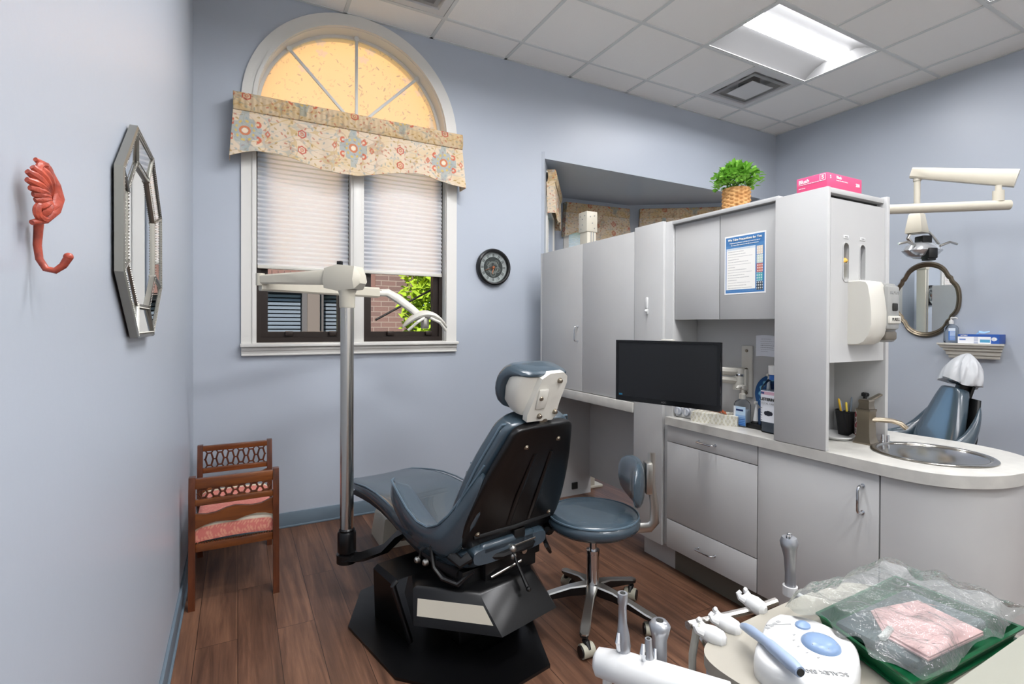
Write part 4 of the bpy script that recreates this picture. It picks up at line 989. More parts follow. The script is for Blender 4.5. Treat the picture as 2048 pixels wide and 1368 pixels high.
b = MB(); b.box(.01, .384, .03, .2, 1.805, 1.826); b.box(.03, .37, .07, .19, 1.2, 1.8); obj('inner_box', b, 'gap', u)
b = MB(); b.box(.386, .409, -.008, .26, .832, 1.852, .002); obj('end_panel', b, 'lam', u)
for x, z in SL:
    b = MB(); b.box(x-.018, x+.018, -.002, 0, 1.655, 1.668, .001); obj('slot_label', b, 'white', u)
    b = MB(); b.box(x-.010, x+.010, -.0025, -.0019, 1.660, 1.6645); obj('label_mark', b, 'lamd', u)
cu = unit('cup_sleeve', 'stack of pale and yellow paper cups in the left cup slot', 'paper cups', (.10, .045, 1.50))
b = MB(); b.lathe([(.0, 0), (.022, 0), (.026, .06), (.0, .06)]); b.lathe([(.0, .06), (.028, .06), (.03, .066), (.0, .066)]); obj('cups', b, mat('pale_card', (222, 212, 160), .6), cu)
b = MB(); b.tube([(-.02, -.035, .058), (0, -.05, .072), (.02, -.04, .064)], [.006, .010, .005], 8, sq=(1, .5)); b.ball((.0, -.022, .066), .012); obj('yellow_flap', b, mat('golden_paper', (206, 158, 48), .5), cu)
nb = unit('navy_packet', 'navy blue packet inside the right cup slot', 'packet', (.222, .045, 1.49)); b = MB(); b.box(-.02, -.004, -.02, .01, 0, .135, .004); obj('wrapper', b, mat('navy_wrapper', (24, 48, 84), .4), nb)
# base units
u = unit('drawer_unit', 'grey base unit with a drawer above and below a plain front', 'cabinet')
b = MB(); b.box(.021, .62, .302, .842, .14, .787); obj('carcass', b, 'gap', u)
for nm, z0, z1, hz in (('drawer', .703, .786, .742), ('drawer', .142, .290, .215), ('panel_front', .294, .699, None)):
    b = MB(); b.box(.0, .0195, .303, .838, z0, z1, .0015); d = obj(nm, b, 'lam', u)
    if hz: pull(d, (0, .525, hz), (0, .625, hz))
b = MB(); b.box(.075, .62, .30, .85, .0, .14); obj('toe_kick', b, 'toe', u)
u = unit('door_unit', 'grey base unit with a single door below the sink', 'cabinet')
b = MB(); b.box(.021, .62, -.183, .300, .14, .64); b.box(.021, .04, -.183, .300, .64, .787); obj('carcass', b, 'gap', u)
b = MB(); b.box(.0, .0195, -.180, .298, .142, .786, .0015); d = obj('door', b, 'lam', u); pull(d, (0, -.128, .638), (0, -.128, .735), out=-.034, r=.0048)
b = MB(); b.box(.075, .62, -.19, .30, .0, .14); obj('toe_kick', b, 'toe', u)
E_ = [(0, -.186), (.014, -.29), (.05, -.352), (.10, -.395), (.16, -.422), (.223, -.440), (.30, -.447), (.40, -.44), (.49, -.412), (.565, -.36), (.61, -.29), (.635, -.2), (.64, -.186)]
def smooth(p, k=6):
    out = []; n = len(p)
    for i in range(n-1):
        a = p[max(i-1, 0)]; b_ = p[i]; c = p[i+1]; d = p[min(i+2, n-1)]
        for j in range(k):
            t = j/k; out.append(tuple(.5*((2*b_[q])+(-a[q]+c[q])*t+(2*a[q]-5*b_[q]+4*c[q]-d[q])*t*t+(-a[q]+3*b_[q]-3*c[q]+d[q])*t**3) for q in range(2)))
    return out+[p[-1]]
u = unit('curved_end_unit', 'curved grey end panel beneath the rounded sink counter', 'cabinet')
b = MB(); _o = smooth(E_); b.prism(_o, .14, .787, 'z', sm=True, holes=[[(.32+(x-.32)*.955, -.186+(y+.186)*.955-.003) for x, y in _o]]); b.prism(_o, .14, .155, 'z'); obj('curved_panel', b, 'lam', u, ang=50)
b = MB(); b.prism([(.075+(x*.85) , (y+.19)*.8-.191) for x, y in smooth(E_)], 0, .139, 'z', sm=True); obj('toe_kick', b, 'toe', u)
u = unit('worktop', 'long speckled pale worktop with a rounded sink end', 'worktop')
SKC = (.305, -.205)
E2 = [(-.012, -.19), (.003, -.30), (.04, -.368), (.096, -.413), (.158, -.443), (.223, -.461), (.30, -.468), (.40, -.461), (.50, -.432), (.583, -.377), (.635, -.30), (.662, -.2), (.665, -.1), (.655, .0), (.65, .1)]
b = MB(); b.prism([(-.012, .843)]+smooth(E2)+[(.65, .843)], .789, .83, 'z', holes=[arc(SKC[0], SKC[1], .172, 0, 354, 59)]); obj('slab', b, 'counter', u)
# sink
u = unit('sink', 'round stainless steel sink basin in the worktop', 'sink', (SKC[0], SKC[1], .83))
b = MB(); b.lathe([(.162, .003), (.187, .001), (.189, .004), (.184, .007), (.168, .007), (.162, .003), (.160, -.01), (.157, -.10), (.145, -.145), (.11, -.16), (.03, -.165), (.0, -.166)], n=64); obj('basin', b, 'basin', u, ang=50)
b = MB(); b.lathe([(.0, -.163), (.03, -.163), (.036, -.161), (.04, -.164)], n=24); obj('drain', b, 'nickel', u)
# faucet
u = unit('faucet', 'brushed nickel faucet with square flared body', 'faucet', (.285, .012, .83), rz=R_(0))
b = MB(); rg = []
for z, w in ((0, .034), (.006, .034), (.012, .030), (.03, .0255), (.08, .0235), (.13, .0245), (.135, .027), (.142, .027)): rg.append([(x*w, y*w, z) for x, y in ((-1, -1), (1, -1), (1, 1), (-1, 1))])
b.loft(rg, sm=False); b.loft([[(x*w, y*w, z) for x, y in ((-1, -1), (1, -1), (1, 1), (-1, 1))] for z, w in ((.143, .022), (.16, .019), (.175, .021), (.18, .018))], sm=False); obj('body', b, 'nickel', u, ang=30)
b = MB(); b.tube([(.0, .0, .172), (.05, -.0, .182), (.11, .0, .196), (.135, 0, .199)], [.012, .012, .011, .009], 8, sq=(1.0, .45), flat=(0, 0, 1)); obj('lever', b, 'nickel', u)
b = MB(); b.tube([(.0, -.005, .098), (.035, -.035, .099), (.065, -.062, .097), (.088, -.082, .088), (.102, -.096, .070)], [.015, .014, .0135, .014, .0145], 12, sq=(1.1, .75), flat=(0, 0, 1)); obj('spout', b, 'nickel', u)
u = unit('air_gap', 'small chrome twin post fitting beside the faucet', 'fitting', (.368, -.018, .83))
b = MB(); b.lathe([(0, 0), (.03, 0), (.028, .005), (.0, .006)], n=28); b.cyl((-.008, .006, .004), (-.008, .006, .034), .0065); b.cyl((.010, -.006, .004), (.010, -.006, .03), .006); obj('posts', b, 'chrome', u)
# soap dispenser box on the tower side
u = unit('soap_dispenser', 'cream wall soap dispenser on the side of the grey end cabinet', 'soap dispenser', (.125, 0, 1.237))
b = MB(); rg = []
for x, k in ((0, .97), (.006, 1), (.108, 1), (.114, .97)):
    rg.append([(x, y*k, .127+(z-.127)*k) for y, z in ((-.0, .0), (-.0, .253), (-.045, .253), (-.066, .248), (-.074, .235), (-.082, .19), (-.088, .13), (-.088, .08), (-.078, .04), (-.06, .012), (-.04, .002))])
b.loft(rg, sm=False); obj('cover', b, 'offw', u, ang=40)
b = MB(); b.box(.114, .20, -.078, -.002, .012, .245, .012); b.box(.10, .19, -.094, -.07, .06, .235, .012); obj('smoky_window', b, mat('smoky_plastic', (150, 150, 146), .2), u)
b = MB(); b.box(.105, .185, -.10, -.08, .085, .115, .004); pl = obj('badge', b, 'offw', u)
b = MB(); b.box(.11, .19, -.085, -.01, .02, .055, .008); obj('nozzle', b, mat('dark_nozzle', (104, 98, 88), .5), u)
b = MB(); b.box(.13, .165, -.099, -.09, .135, .165, .004); obj('lens', b, 'gap', u)
text('PROVON', .018, frame((.15, -.0945, .205), (1, 0, 0), (0, 0, 1)), 'lamd', u); text('PURELL', .017, frame((.145, -.1005, .101), (1, 0, 0), (0, 0, 1)), 'gap', pl)
# ---------------------------------------------------------------- on top of the cabinets
u = unit('glove_box', 'pink box of gloves on top of the end cabinet', 'box', (.002, .012, 1.847))
b = MB(); b.box(0, .235, 0, .122, 0, .058, .0015); bxp = obj('carton', b, mat('pink_card', (222, 82, 126), .45), u)
pk = mat('print_white', (246, 238, 242), .5); MT['pk'] = pk
text('Blush', .020, frame((-.0008, .113, .041), (0, -1, 0), (0, 0, 1)), 'pk', u, align='LEFT', bold=.02); text('Powder-Free Nitrile Examination Gloves', .0062, frame((-.0008, .113, .030), (0, -1, 0), (0, 0, 1)), 'pk', u, align='LEFT')
text('S', .020, frame((-.0008, .0165, .042), (0, -1, 0), (0, 0, 1)), 'pk', u, bold=.03)
text('200 Gloves', .006, frame((-.0008, .113, .015), (0, -1, 0), (0, 0, 1)), 'pk', u, align='LEFT')
b = MB(); b.prism([(.006, .030), (.028, .030), (.028, .054), (.006, .054)], -.0008, 0, 'x', holes=[[(.0075, .0315), (.0265, .0315), (.0265, .0525), (.0075, .0525)]]); obj('size_frame', b, pk, u)
text('Blush', .016, frame((.06, -.0008, .045), (1, 0, 0), (0, 0, 1)), 'pk', u, align='LEFT', bold=.02); text('S', .018, frame((.022, -.0008, .042), (1, 0, 0), (0, 0, 1)), 'pk', u)
text('Powder-Free Nitrile Gloves', .0068, frame((.06, -.0008, .033), (1, 0, 0), (0, 0, 1)), 'pk', u, align='LEFT'); text('200', .018, frame((.205, -.0008, .03), (1, 0, 0), (0, 0, 1)), 'pk', u, bold=.02)
pp_ = unit('potted_plant', 'small leafy green plant in a woven basket on the cabinet', 'plant', (.20, .58, 1.861))
b = MB(); rg = []
for i in range(57):
    z = i*.0024; n = 90; rg.append([((.064+.0028*math.sin(z*330+q*2*PI/n*9)+.0028*math.sin(z*330-q*2*PI/n*9))*math.cos(2*PI*q/n), (.064+.0028*math.sin(z*330+q*2*PI/n*9)+.0028*math.sin(z*330-q*2*PI/n*9))*math.sin(2*PI*q/n), z) for q in range(n)])
b.loft(rg, cap=False); b.lathe([(0, .002), (.06, .002)]); obj('basket', b, mat('woven_straw', (206, 160, 104), .8, var=((176, 128, 76), 40)), pp_)
b = MB(); b.lathe([(0, .115), (.061, .115)]); obj('soil', b, 'gap', pp_)
def leafy(n, seed):
    rng = random.Random(seed); bm = bmesh.new()
    for i in range(n):
        th = rng.uniform(0, 2*PI); ph = rng.uniform(-.25, 1.0)**1.0*PI/2; r = rng.uniform(.045, .10)
        p = Vector((math.cos(th)*math.cos(ph)*r*1.08, math.sin(th)*math.cos(ph)*r*1.08, .17+math.sin(ph)*r*.85))
        d = (p-Vector((0, 0, .13))).normalized()*.6+Vector((rng.uniform(-.9, .9), rng.uniform(-.9, .9), rng.uniform(-.6, .8))); d.normalize(); L_ = rng.uniform(.026, .038)
        s_ = d.cross(Vector((rng.uniform(-.4, .4), rng.uniform(-.4, .4), 1))).normalized(); u_ = s_.cross(d)
        pt = lambda f, w, h: bm.verts.new(p+d*L_*f+s_*L_*w+u_*L_*h)
        a0 = pt(0, 0, 0); m1, m2, tp = pt(.35, 0, -.05), pt(.7, 0, -.04), pt(1, 0, -.10)
        l1, l2, r1, r2 = pt(.35, .30, .06), pt(.72, .27, .03), pt(.35, -.30, .06), pt(.72, -.27, .03)
        for f in ((a0, l1, m1), (a0, m1, r1), (l1, l2, m2, m1), (m1, m2, r2, r1), (l2, tp, m2), (m2, tp, r2)): bm.faces.new(f).smooth = True
    return bm
plm = transluc('fresh_leaf', (96, 158, 48), .25); T_ = NT(plm); n_ = T_.new('ShaderNodeTexNoise'); n_.inputs['Scale'].default_value = 30; mx_ = T_.new('ShaderNodeMix', data_type='RGBA'); mx_.inputs[6].default_value = lin((62, 122, 34)); mx_.inputs[7].default_value = lin((150, 200, 78)); T_.link(n_.outputs[0], mx_.inputs[0]); T_.link(mx_.outputs[2], T_.n['Principled BSDF'].inputs['Base Color'])
obj('foliage', type('q', (), {'b': leafy(640, 2)})(), plm, pp_, recalc=False, ang=0)
b = MB(); rng = random.Random(8)
for k in range(16): a = rng.uniform(0, 6.28); r = rng.uniform(.02, .07); b.tube([(0, 0, .11), (math.cos(a)*r*.5, math.sin(a)*r*.5, .16), (math.cos(a)*r, math.sin(a)*r, .22)], .0018, 5)
obj('stems', b, mat('green_stem', (80, 120, 50), .6), pp_)
# ---------------------------------------------------------------- poster on the hanging cabinet door
po = unit('poster', 'blue bordered safety notice taped to the hanging cabinet door', 'poster', (.0305, .398, 1.593))
PW, PH = .216, .272
def poscol(u, v):
    base = np.zeros(u.shape+(3,))+np.array([238, 238, 236.])
    x = u*PW; y = v*PH; blue = (70, 122, 176)
    fr = (x > .006) & (x < PW-.006) & (y > .006) & (y < PH-.006)
    base = blend(base, blue, fr*1.)
    base = blend(base, (112, 158, 200), (fr & (y > PH-.062) & (y < PH-.045))*.35)
    body = (x > .010) & (x < PW-.052) & (y > .022) & (y < PH-.058)
    base = blend(base, (238, 236, 230), body*1.)
    base = blend(base, (188, 206, 222), (body & (y > PH-.068))*.6)
    rows = [(.215-.012*i) for i in range(17)]
    for i, yy in enumerate(rows):
        L_ = (.120, .085, .095, .13, .06, .11, .125, .04, .10, .128, .09, .115, .05, .12, .10, .13, .07)[i]
        if yy < .03: continue
        dots = (np.sin(x*1900+i*3) > -.55)
        base = blend(base, (150, 148, 148), (body & (np.abs(y-(yy-.006)) < .0013) & (x > .018) & (x < .018+L_) & dots)*.8)
    pic = (x > PW-.046) & (x < PW-.014)
    cols = [(226, 210, 190), (204, 214, 200), (196, 110, 96), (88, 170, 176), (60, 70, 78)]
    for i, c in enumerate(cols):
        y1 = PH-.062-i*.0395; m_ = pic & (y < y1) & (y > y1-.0375); base = blend(base, c, m_*1.)
        q = np.hypot(x-(PW-.030), y-(y1-.019)); base = blend(base, (232, 232, 226), (m_ & (np.abs(np.sin(x*300+i)*np.sin(y*260+i*2)) > .55))*.8)
    base = blend(base, (222, 232, 240), (fr & (np.abs(y-.0145) < .0008) & (x > .012) & (x < PW-.05) & (np.sin(x*1500) > -.4))*.6)
    return base
painted('sheet', 220, 280, lambda u, v: (0*u, PW/2-u*PW, v*PH-PH/2), poscol, 'print', po, .0008)
MT['pw'] = mat('print_cream', (250, 246, 232), .6)
text('We Take Precautions for You', .0145, frame((-.0012, .0, PH/2-.020), (0, -1, 0), (0, 0, 1)), 'pw', po, bold=.015)
text('Heightened sterilization and infection control is one of', .0072, frame((-.0012, .0, PH/2-.035), (0, -1, 0), (0, 0, 1)), 'pw', po); text('the many safety measures we take to protect you', .0072, frame((-.0012, .0, PH/2-.045), (0, -1, 0), (0, 0, 1)), 'pw', po)
# ---------------------------------------------------------------- monitor on its arm
ml, mr = Vector((1.653, 1.984, 0)), Vector((1.809, 1.492, 0)); mc = (ml+mr)/2; md = (mr-ml).normalized(); mn = Vector((md.y, -md.x, 0))  # mn faces the chair side
mo = bpy.data.objects.new('monitor', None); COL.objects.link(mo); mo.empty_display_size = .05
mo.matrix_world = Matrix(((md.x, -mn.x, 0, mc.x), (md.y, -mn.y, 0, mc.y), (0, 0, 1, .945), (0, 0, 0, 1)))
tag(mo, 'flat black computer screen swung out on a wall arm', 'monitor')
b = MB(); b.box(-.258, .258, 0, .022, 0, .295, .003); b.box(-.19, .19, .022, .045, .04, .25, .015); obj('housing', b, 'black', mo)
b = MB(); b.box(-.246, .246, -.0012, .004, .022, .283); obj('screen', b, mat('dark_screen', (26, 27, 29), .35), mo)
b = MB(); b.prism([(-.258, 0), (.258, 0), (.258, .295), (-.258, .295)], -.003, .004, 'y', holes=[[(-.246, .023), (.246, .023), (.246, .284), (-.246, .284)]]); obj('bezel', b, mat('gloss_black', (14, 14, 15), .15), mo)
text('AOC', .012, frame((-.0, -.0036, .0115), (1, 0, 0), (0, 0, 1)), 'steel', mo)
b = MB(); b.box(-.24, -.222, -.0018, -.0008, .026, .034); obj('corner_icon', b, mat('icon_blue', (40, 110, 140), .5), mo)
b = MB(); b.box(-.03, .03, .02, .045, .293, .303, .003); obj('top_tab', b, 'offw', mo)
c_, s_ = math.cos(IR), math.sin(IR)
def i2w(x, y, z): return Vector((IO[0]+x*c_-y*s_, IO[1]+x*s_+y*c_, z))
mi = mo.matrix_world.inverted()
J = i2w(.165, .530, 1.06); K = mc+mn*-.09; K.z = 1.08
b = MB(); Ja = mi @ J; Ka = mi @ K
b.tube([mi @ Vector((J.x, J.y, 1.085)), (mi @ Vector((J.x, J.y, 1.085))).lerp(Ka+Vector((0, 0, .03)), .5), Ka+Vector((0, 0, .03))], .022, 8, sq=(1, .8)); b.tube([mi @ Vector((J.x, J.y, 1.04)), Ka+Vector((0, 0, -.0))], .018, 8, sq=(1, .8)); b.box(-.04, .04, .04, .06, .09, .18, .004); b.cyl(Ka+Vector((0, -.0, -.03)), Ka+Vector((0, 0, .05)), .022); b.tube([Ka, (0, .05, .135)], .018, 8)
arm = obj('arm', b, 'offw', mo)
b = MB(); b.cyl(mi @ Vector((J.x, J.y, 1.0)), mi @ Vector((J.x, J.y, 1.105)), .028, n=24); obj('arm_pivot', b, 'offw', arm)
b = MB(); b.lathe([(.0285, 1.066), (.0295, 1.068), (.0295, 1.076), (.0285, 1.078)], (J.x, J.y, 0), n=24, M=mi); obj('chrome_ring', b, 'chrome', arm)
b = MB(); p = i2w(.198, .503, 0); q = Matrix.Translation(p) @ Matrix.Rotation(IR, 4, 'Z'); b.box(-.012, .002, -.03, .03, .965, 1.215, .004, M=mi @ q); b.box(-.03, -.01, -.012, .022, 1.0, 1.10, .004, M=mi @ q); obj('wall_plate', b, 'offw', mo)
b = MB()
for z in (1.19, 1.10, .985): b.lathe([(0, -.0165), (.006, -.0165), (.008, -.012)], (0, .0, z), 'x', 12, M=mi @ q)
obj('plate_screws', b, 'nickel', mo)
# ---------------------------------------------------------------- things on the worktop
n_ = unit('paper_notice', 'white printed paper taped to the niche back panel', 'notice', (.1985, .405, 1.165))
def notec(u, v):
    base = np.zeros(u.shape+(3,))+np.array([226, 228, 234.]); x = u; y = v
    for i in range(7):
        base = blend(base, (128, 128, 132), ((np.abs(y-(.82-.1*i)) < .012) & (x > .2) & (x < (.6, .85, .8, .9, .7, .85, .5)[i]) & (np.sin(x*150+i) > -.3))*.7)
    return base
painted('sheet', 60, 50, lambda u, v: (-.002-.006*np.sin(u*3)*(v-.5)**2, .055-u*.13, v*.10+u*0+.003*np.sin(u*4)), notec, 'printm', n_, .0006)
pb = unit('blue_plate', 'round blue patterned plaque leaning against the niche back', 'plaque', (.172, .36, .83))
def plc(u, v):
    x = (u-.5)*2; y = (v-.5)*2; r = np.hypot(x, y); a = np.arctan2(y, x); base = np.zeros(u.shape+(3,))+np.array([30, 72, 118.])
    base = blend(base, (96, 160, 190), (np.abs(r-.72-.05*np.sin(a*14)) < .07)*.8); base = blend(base, (150, 196, 214), (np.abs(r-.72-.05*np.sin(a*14)) < .02)*.8); base = blend(base, (20, 50, 92), (r < .5)*.8); return base
def plp(u, v):
    x = (u-.5)*2; y = (v-.5)*2; m = np.maximum(np.abs(x), np.abs(y))+1e-9; r = np.hypot(x, y)+1e-9; k = m/r; X = x*k; Y = y*k; rr = np.hypot(X, Y)
    return (.0-.012*rr**3+.025*(Y*.5+.5), -X*.085, .255-.085+Y*.085)
def plc2(u, v):
    x = (u-.5)*2; y = (v-.5)*2; m = np.maximum(np.abs(x), np.abs(y)); r = np.hypot(x, y)+1e-9; k = m/r; return plc(x*k/2+.5, y*k/2+.5)
painted('dish', 80, 80, plp, plc2, 'print', pb, .004)
b = MB(); b.box(-.03, .02, -.07, .05, 0, .1, .01); obj('base', b, mat('navy_base', (34, 58, 92), .35), pb)
tb = unit('tissue_box', 'patterned tissue box lying open on the worktop', 'tissue box', (.105, .605, .83), rz=R_(22))
def tisc(s, t):
    base = np.zeros(s.shape+(3,))+np.array([206, 204, 194.]); q = np.abs(((s*36) % 1)-.5)*2; w = np.abs(((t*24+.5*(np.floor(s*36) % 2)) % 1)-.5)*2
    base = blend(base, (184, 180, 168), (q+w < .9)*.9); base = blend(base, (176, 168, 120), (np.abs(q+w-.95) < .07)*.8); base = blend(base, (226, 224, 216), (np.abs(q-w) < .12)*.5); return base
TWx, TWy, TH = .058, .112, .048
b = MB(); b.box(-TWx, TWx, -TWy, TWy, 0, TH-.001, .002); obj('carton', b, 'printm', tb)
for nm, f, W_ in (('front_face', lambda u, v: (-TWx-.0006+0*u, TWy-u*2*TWy, v*TH), 2*TWy), ('end_face', lambda u, v: (-TWx+u*2*TWx, -TWy-.0006+0*u, v*TH), 2*TWx), ('top_face', lambda u, v: (-TWx+v*2*TWx, TWy-u*2*TWy, TH+0*u), 2*TWy)):
    painted(nm, 120, 40, f, (lambda W: lambda u, v: tisc(u*W, v*(TH if W else 0)))(W_), 'printm', tb)
b = MB()
for k in range(6): b.tube([(-.02+.01*k, -.05+.012*k, TH), (-.03+.012*k, -.045+.014*k, TH+.012+.004*(k % 3)), (-.01+.01*k, -.03+.02*k, TH+.004)], [.002, .006, .002], 6)
obj('orange_tissue', b, mat('orange_paper', (196, 104, 70), .8), tb)
tm = unit('kitchen_timer', 'white twin dial timer at the left end of the worktop', 'timer', (.075, .775, .83), rz=R_(8))
b = MB(); b.box(-.03, .03, -.045, .05, 0, .062, .008); obj('case', b, 'white', tm)
for y, m in ((.027, 'steel'), (-.021, 'steel')):
    b = MB(); b.lathe([(.0, -.012), (.018, -.012), (.02, -.008), (.02, -.0), (.024, .0)], (-.032, y, .034), 'x', 28); kb = obj('dial', b, mat('dial_grey', (176, 180, 186), .4), tm)
    b = MB(); b.box(-.048, -.044, y-.002, y+.002, .022, .046); obj('pointer', b, 'white', kb)
def bottle(name, label, at, w, d, h, capm, bodym, lab, rz=0, neck=.012, pump=True):
    t = unit(name, label, 'bottle', at, rz=rz); b = MB(); rg = []
    for z, k in ((0, .9), (.004, 1), (h*.78, 1), (h*.88, .8), (h*.95, .45), (h, neck/w)):
        rg.append([(d*k*math.copysign(abs(math.cos(a))**.5, math.cos(a)), w*k*math.copysign(abs(math.sin(a))**.5, math.sin(a)), z) for a in [2*PI*i/24 for i in range(24)]])
    b.loft(rg); obj('body', b, bodym, t, ang=60)
    b = MB(); rg = []
    for z, k in ((.003, .86), (h*.6, .93), (h*.6+.001, .9)): rg.append([(d*k*math.copysign(abs(math.cos(a))**.5, math.cos(a)), w*k*math.copysign(abs(math.sin(a))**.5, math.sin(a)), z) for a in [2*PI*i/24 for i in range(24)]])
    b.loft(rg); obj('gel', b, mat('clear_gel', (214, 222, 232), .15, alpha=.45), t, ang=60)
    b = MB()
    if pump:
        b.lathe([(0, h-.004), (.015, h-.004), (.015, h+.02), (.008, h+.024), (.0075, h+.04), (.012, h+.045), (.014, h+.062), (.0, h+.064)], n=20); b.tube([(0, 0, h+.056), (-.03, 0, h+.056), (-.04, 0, h+.048)], [.008, .007, .005], 8)
    obj('pump', b, capm, t)
    if lab: lab(t, w, d, h)
    return t
def sanlab(t, w, d, h):
    def c(u, v):
        base = np.zeros(u.shape+(3,))+np.array([226, 232, 240.]); base = blend(base, (60, 120, 190), ((u < .62) & (v < .55))*np.clip(1-v, 0, 1)); base = blend(base, (170, 200, 226), ((u < .62) & (v > .55))*.8)
        base = blend(base, (20, 40, 90), ((np.abs(u-.42) < .16) & (np.abs(v-.80) < .05))*1.); base = blend(base, (24, 56, 120), ((u < .55) & (u > .08) & (np.abs(np.sin(v*34)) > .8) & (v < .42))*.7); return base
    def p(u, v):
        a = PI-(-.95+1.9*u) ; k = 1.02
        return (d*k*np.sign(np.cos(a))*np.abs(np.cos(a))**.5, w*k*np.sign(np.sin(a))*np.abs(np.sin(a))**.5, h*.06+v*h*.66)
    painted('label', 60, 60, p, c, 'print', t)
clearp = clearmat('clear_plastic', (238, 242, 246), .12, .04)
MT['clearp'] = clearp
bottle('sanitizer_bottle', 'clear pump bottle of hand sanitizer with blue label on the worktop', (.135, .485, .83), .036, .026, .135, 'offw', 'clearp', sanlab, rz=0)
mw = unit('mouthwash_bottle', 'large clear mouthwash bottle with white label half behind the tower', 'bottle', (.135, .318, .83))
b = MB(); rg = []
for z, k in ((0, .92), (.006, 1), (.19, 1), (.205, .96), (.225, .7), (.24, .5)): rg.append([(.042*k*math.copysign(abs(math.cos(a))**.6, math.cos(a)), .052*k*math.copysign(abs(math.sin(a))**.6, math.sin(a)), z) for a in [2*PI*i/28 for i in range(28)]])
b.loft(rg); obj('body', b, 'clearp', mw, ang=60)
b = MB(); b.loft([[(x*.94, y*.94, z) for x, y, z in r] for r in rg[1:3]]+[[(x*.94, y*.94, .05) for x, y, z in rg[2]]][:0]); b.loft([[(x*.94, y*.94, zz) for x, y, z in rg[1]] for zz in (.005, .045)]); obj('liquid', b, mat('clear_liquid', (150, 158, 168), .15, alpha=.6), mw, ang=60)
b = MB(); b.lathe([(0, .238), (.022, .238), (.022, .262), (0, .262)], n=24); obj('blue_collar', b, mat('cap_blue', (46, 96, 170), .4), mw)
b = MB(); b.lathe([(0, .262), (.025, .262), (.026, .302), (0, .304)], n=24); obj('cap', b, 'white', mw)
def mwc(u, v):
    base = np.zeros(u.shape+(3,))+np.array([228, 230, 236.]); base = blend(base, (196, 140, 160), (np.abs(v-.93) < .05)*.7); base = blend(base, (40, 60, 120), ((np.abs(v-.93) < .035) & (u < .4))*.9)
    base = blend(base, (30, 32, 44), (np.hypot((u-.5)*1.0, (v-.28)*1.3) < .10)*.95); base = blend(base, (90, 92, 104), ((np.abs(np.sin(v*40)) > .86) & (v < .45) & ((np.abs(u-.5) > .2)))*.6); return base
painted('label', 60, 60, lambda u, v: (-.0425*np.sign(np.cos((u-.5)*2.2))*np.abs(np.cos((u-.5)*2.2))**.6, -.0525*np.sign(np.sin((u-.5)*2.2))*np.abs(np.sin((u-.5)*2.2))**.6, .05+v*.14), mwc, 'print', mw)
text('LISTERINE', .0175, frame((-.0445, .0, .152), (0, -1, 0), (0, 0, 1)), 'gap', mw, bold=.03); text('TOTAL CARE', .0115, frame((-.0445, .0, .133), (0, -1, 0), (0, 0, 1)), 'lamd', mw)
for k, (at, h_, lab) in enumerate((((.17, .372, .83), .26, 'tall white electric toothbrush standing beside the mouthwash'), ((.155, .425, .83), .125, 'short white toothbrush head standing on a black charger'))):
    tt = unit('electric_toothbrush', lab, 'toothbrush', at); b = MB(); z0 = .03 if k else .13
    b.lathe([(0, z0), (.013, z0), (.012, z0+.02), (.006, h_-.03), (.004, h_-.012), (.006, h_-.01), (.0065, h_), (0, h_)], n=18); obj('brush_head', b, 'white', tt)
    b = MB(); b.box(-.012, -.004, -.005, .005, h_-.012, h_, .002); obj('bristles', b, 'offw', tt)
    b = MB(); b.lathe([(0, 0), (.022, 0), (.022, .028), (.012, z0+.004), (0, z0+.004)] if k else [(0, 0), (.016, 0), (.017, .06), (.014, z0+.002), (0, z0+.002)], n=18); obj('handle', b, 'blackp' if k else 'white', tt)
bk_ = unit('black_charger', 'low black charging base behind the sanitizer bottle', 'charger', (.15, .405, .83)); b = MB(); b.box(-.028, .03, -.045, .055, 0, .022, .006); obj('tray', b, 'blackp', bk_)
# niche beside the sink
pc = unit('pen_cup', 'black mesh cup of pens in the tower niche', 'pen cup', (.375, .135, .83))
meshm = mat('black_mesh', (22, 22, 24), .5, alpha=.8); b = MB(); b.lathe([(.0, .002), (.034, .002), (.0345, .0), (.047, .108), (.0455, .108), (.033, .004)], n=36); obj('mesh_body', b, meshm, pc); b = MB(); b.lathe([(.046, .106), (.049, .106), (.049, .111), (.046, .111), (.046, .106)], n=36); obj('rim', b, 'blackp', pc)
pens = [((-.015, .01), (-.05, .01), .16, (214, 170, 40), 'yellow toothbrush leaning left in the black mesh cup'), ((.0, -.005), (.012, -.01), .165, (120, 130, 140), 'grey pen upright in the black mesh cup'), ((.01, .012), (-.022, .02), .15, (150, 170, 200), 'pale blue pen leaning in the black mesh cup'), ((.005, -.01), (.035, -.02), .15, (60, 62, 70), 'dark grey pen leaning right in the black mesh cup'), ((-.01, -.012), (-.03, -.01), .145, (226, 200, 80), 'second yellow brush at the cup front')]
for (ax_, ay_), (bx_, by_), L_, c, lab in pens:
    q = unit('pen', lab, 'pen', (.375+ax_*.5, .135+ay_*.5, .835), group='pens in the mesh cup'); b = MB(); b.tube([(0, 0, 0), (bx_-ax_*.5, by_-ay_*.5, L_*.97), (bx_*1.04-ax_*.5, by_*1.04-ay_*.5, L_)], [.004, .0045, .002], 8); obj('barrel', b, mat('pen_colour', c, .35), q)
sp = unit('soap_bottle', 'damask patterned soap bottle with black pump behind the faucet', 'bottle', (.375, .065, .83))
def dmc(u, v):
    base = np.zeros(u.shape+(3,))+np.array([226, 222, 216.]); s = u*.24; t = v*.115; q = np.sin(s*150)*np.sin(t*140)+.6*np.sin(s*260+2*np.sin(t*90))*np.sin(t*210)
    base = blend(base, (158, 56, 62), (q > .22)*.9); base = blend(base, (90, 52, 62), (q < -.62)*.8); return base
painted('sleeve', 160, 80, lambda u, v: (.036*np.cos(2*PI*u), .036*np.sin(2*PI*u), v*.115), dmc, 'print', sp)
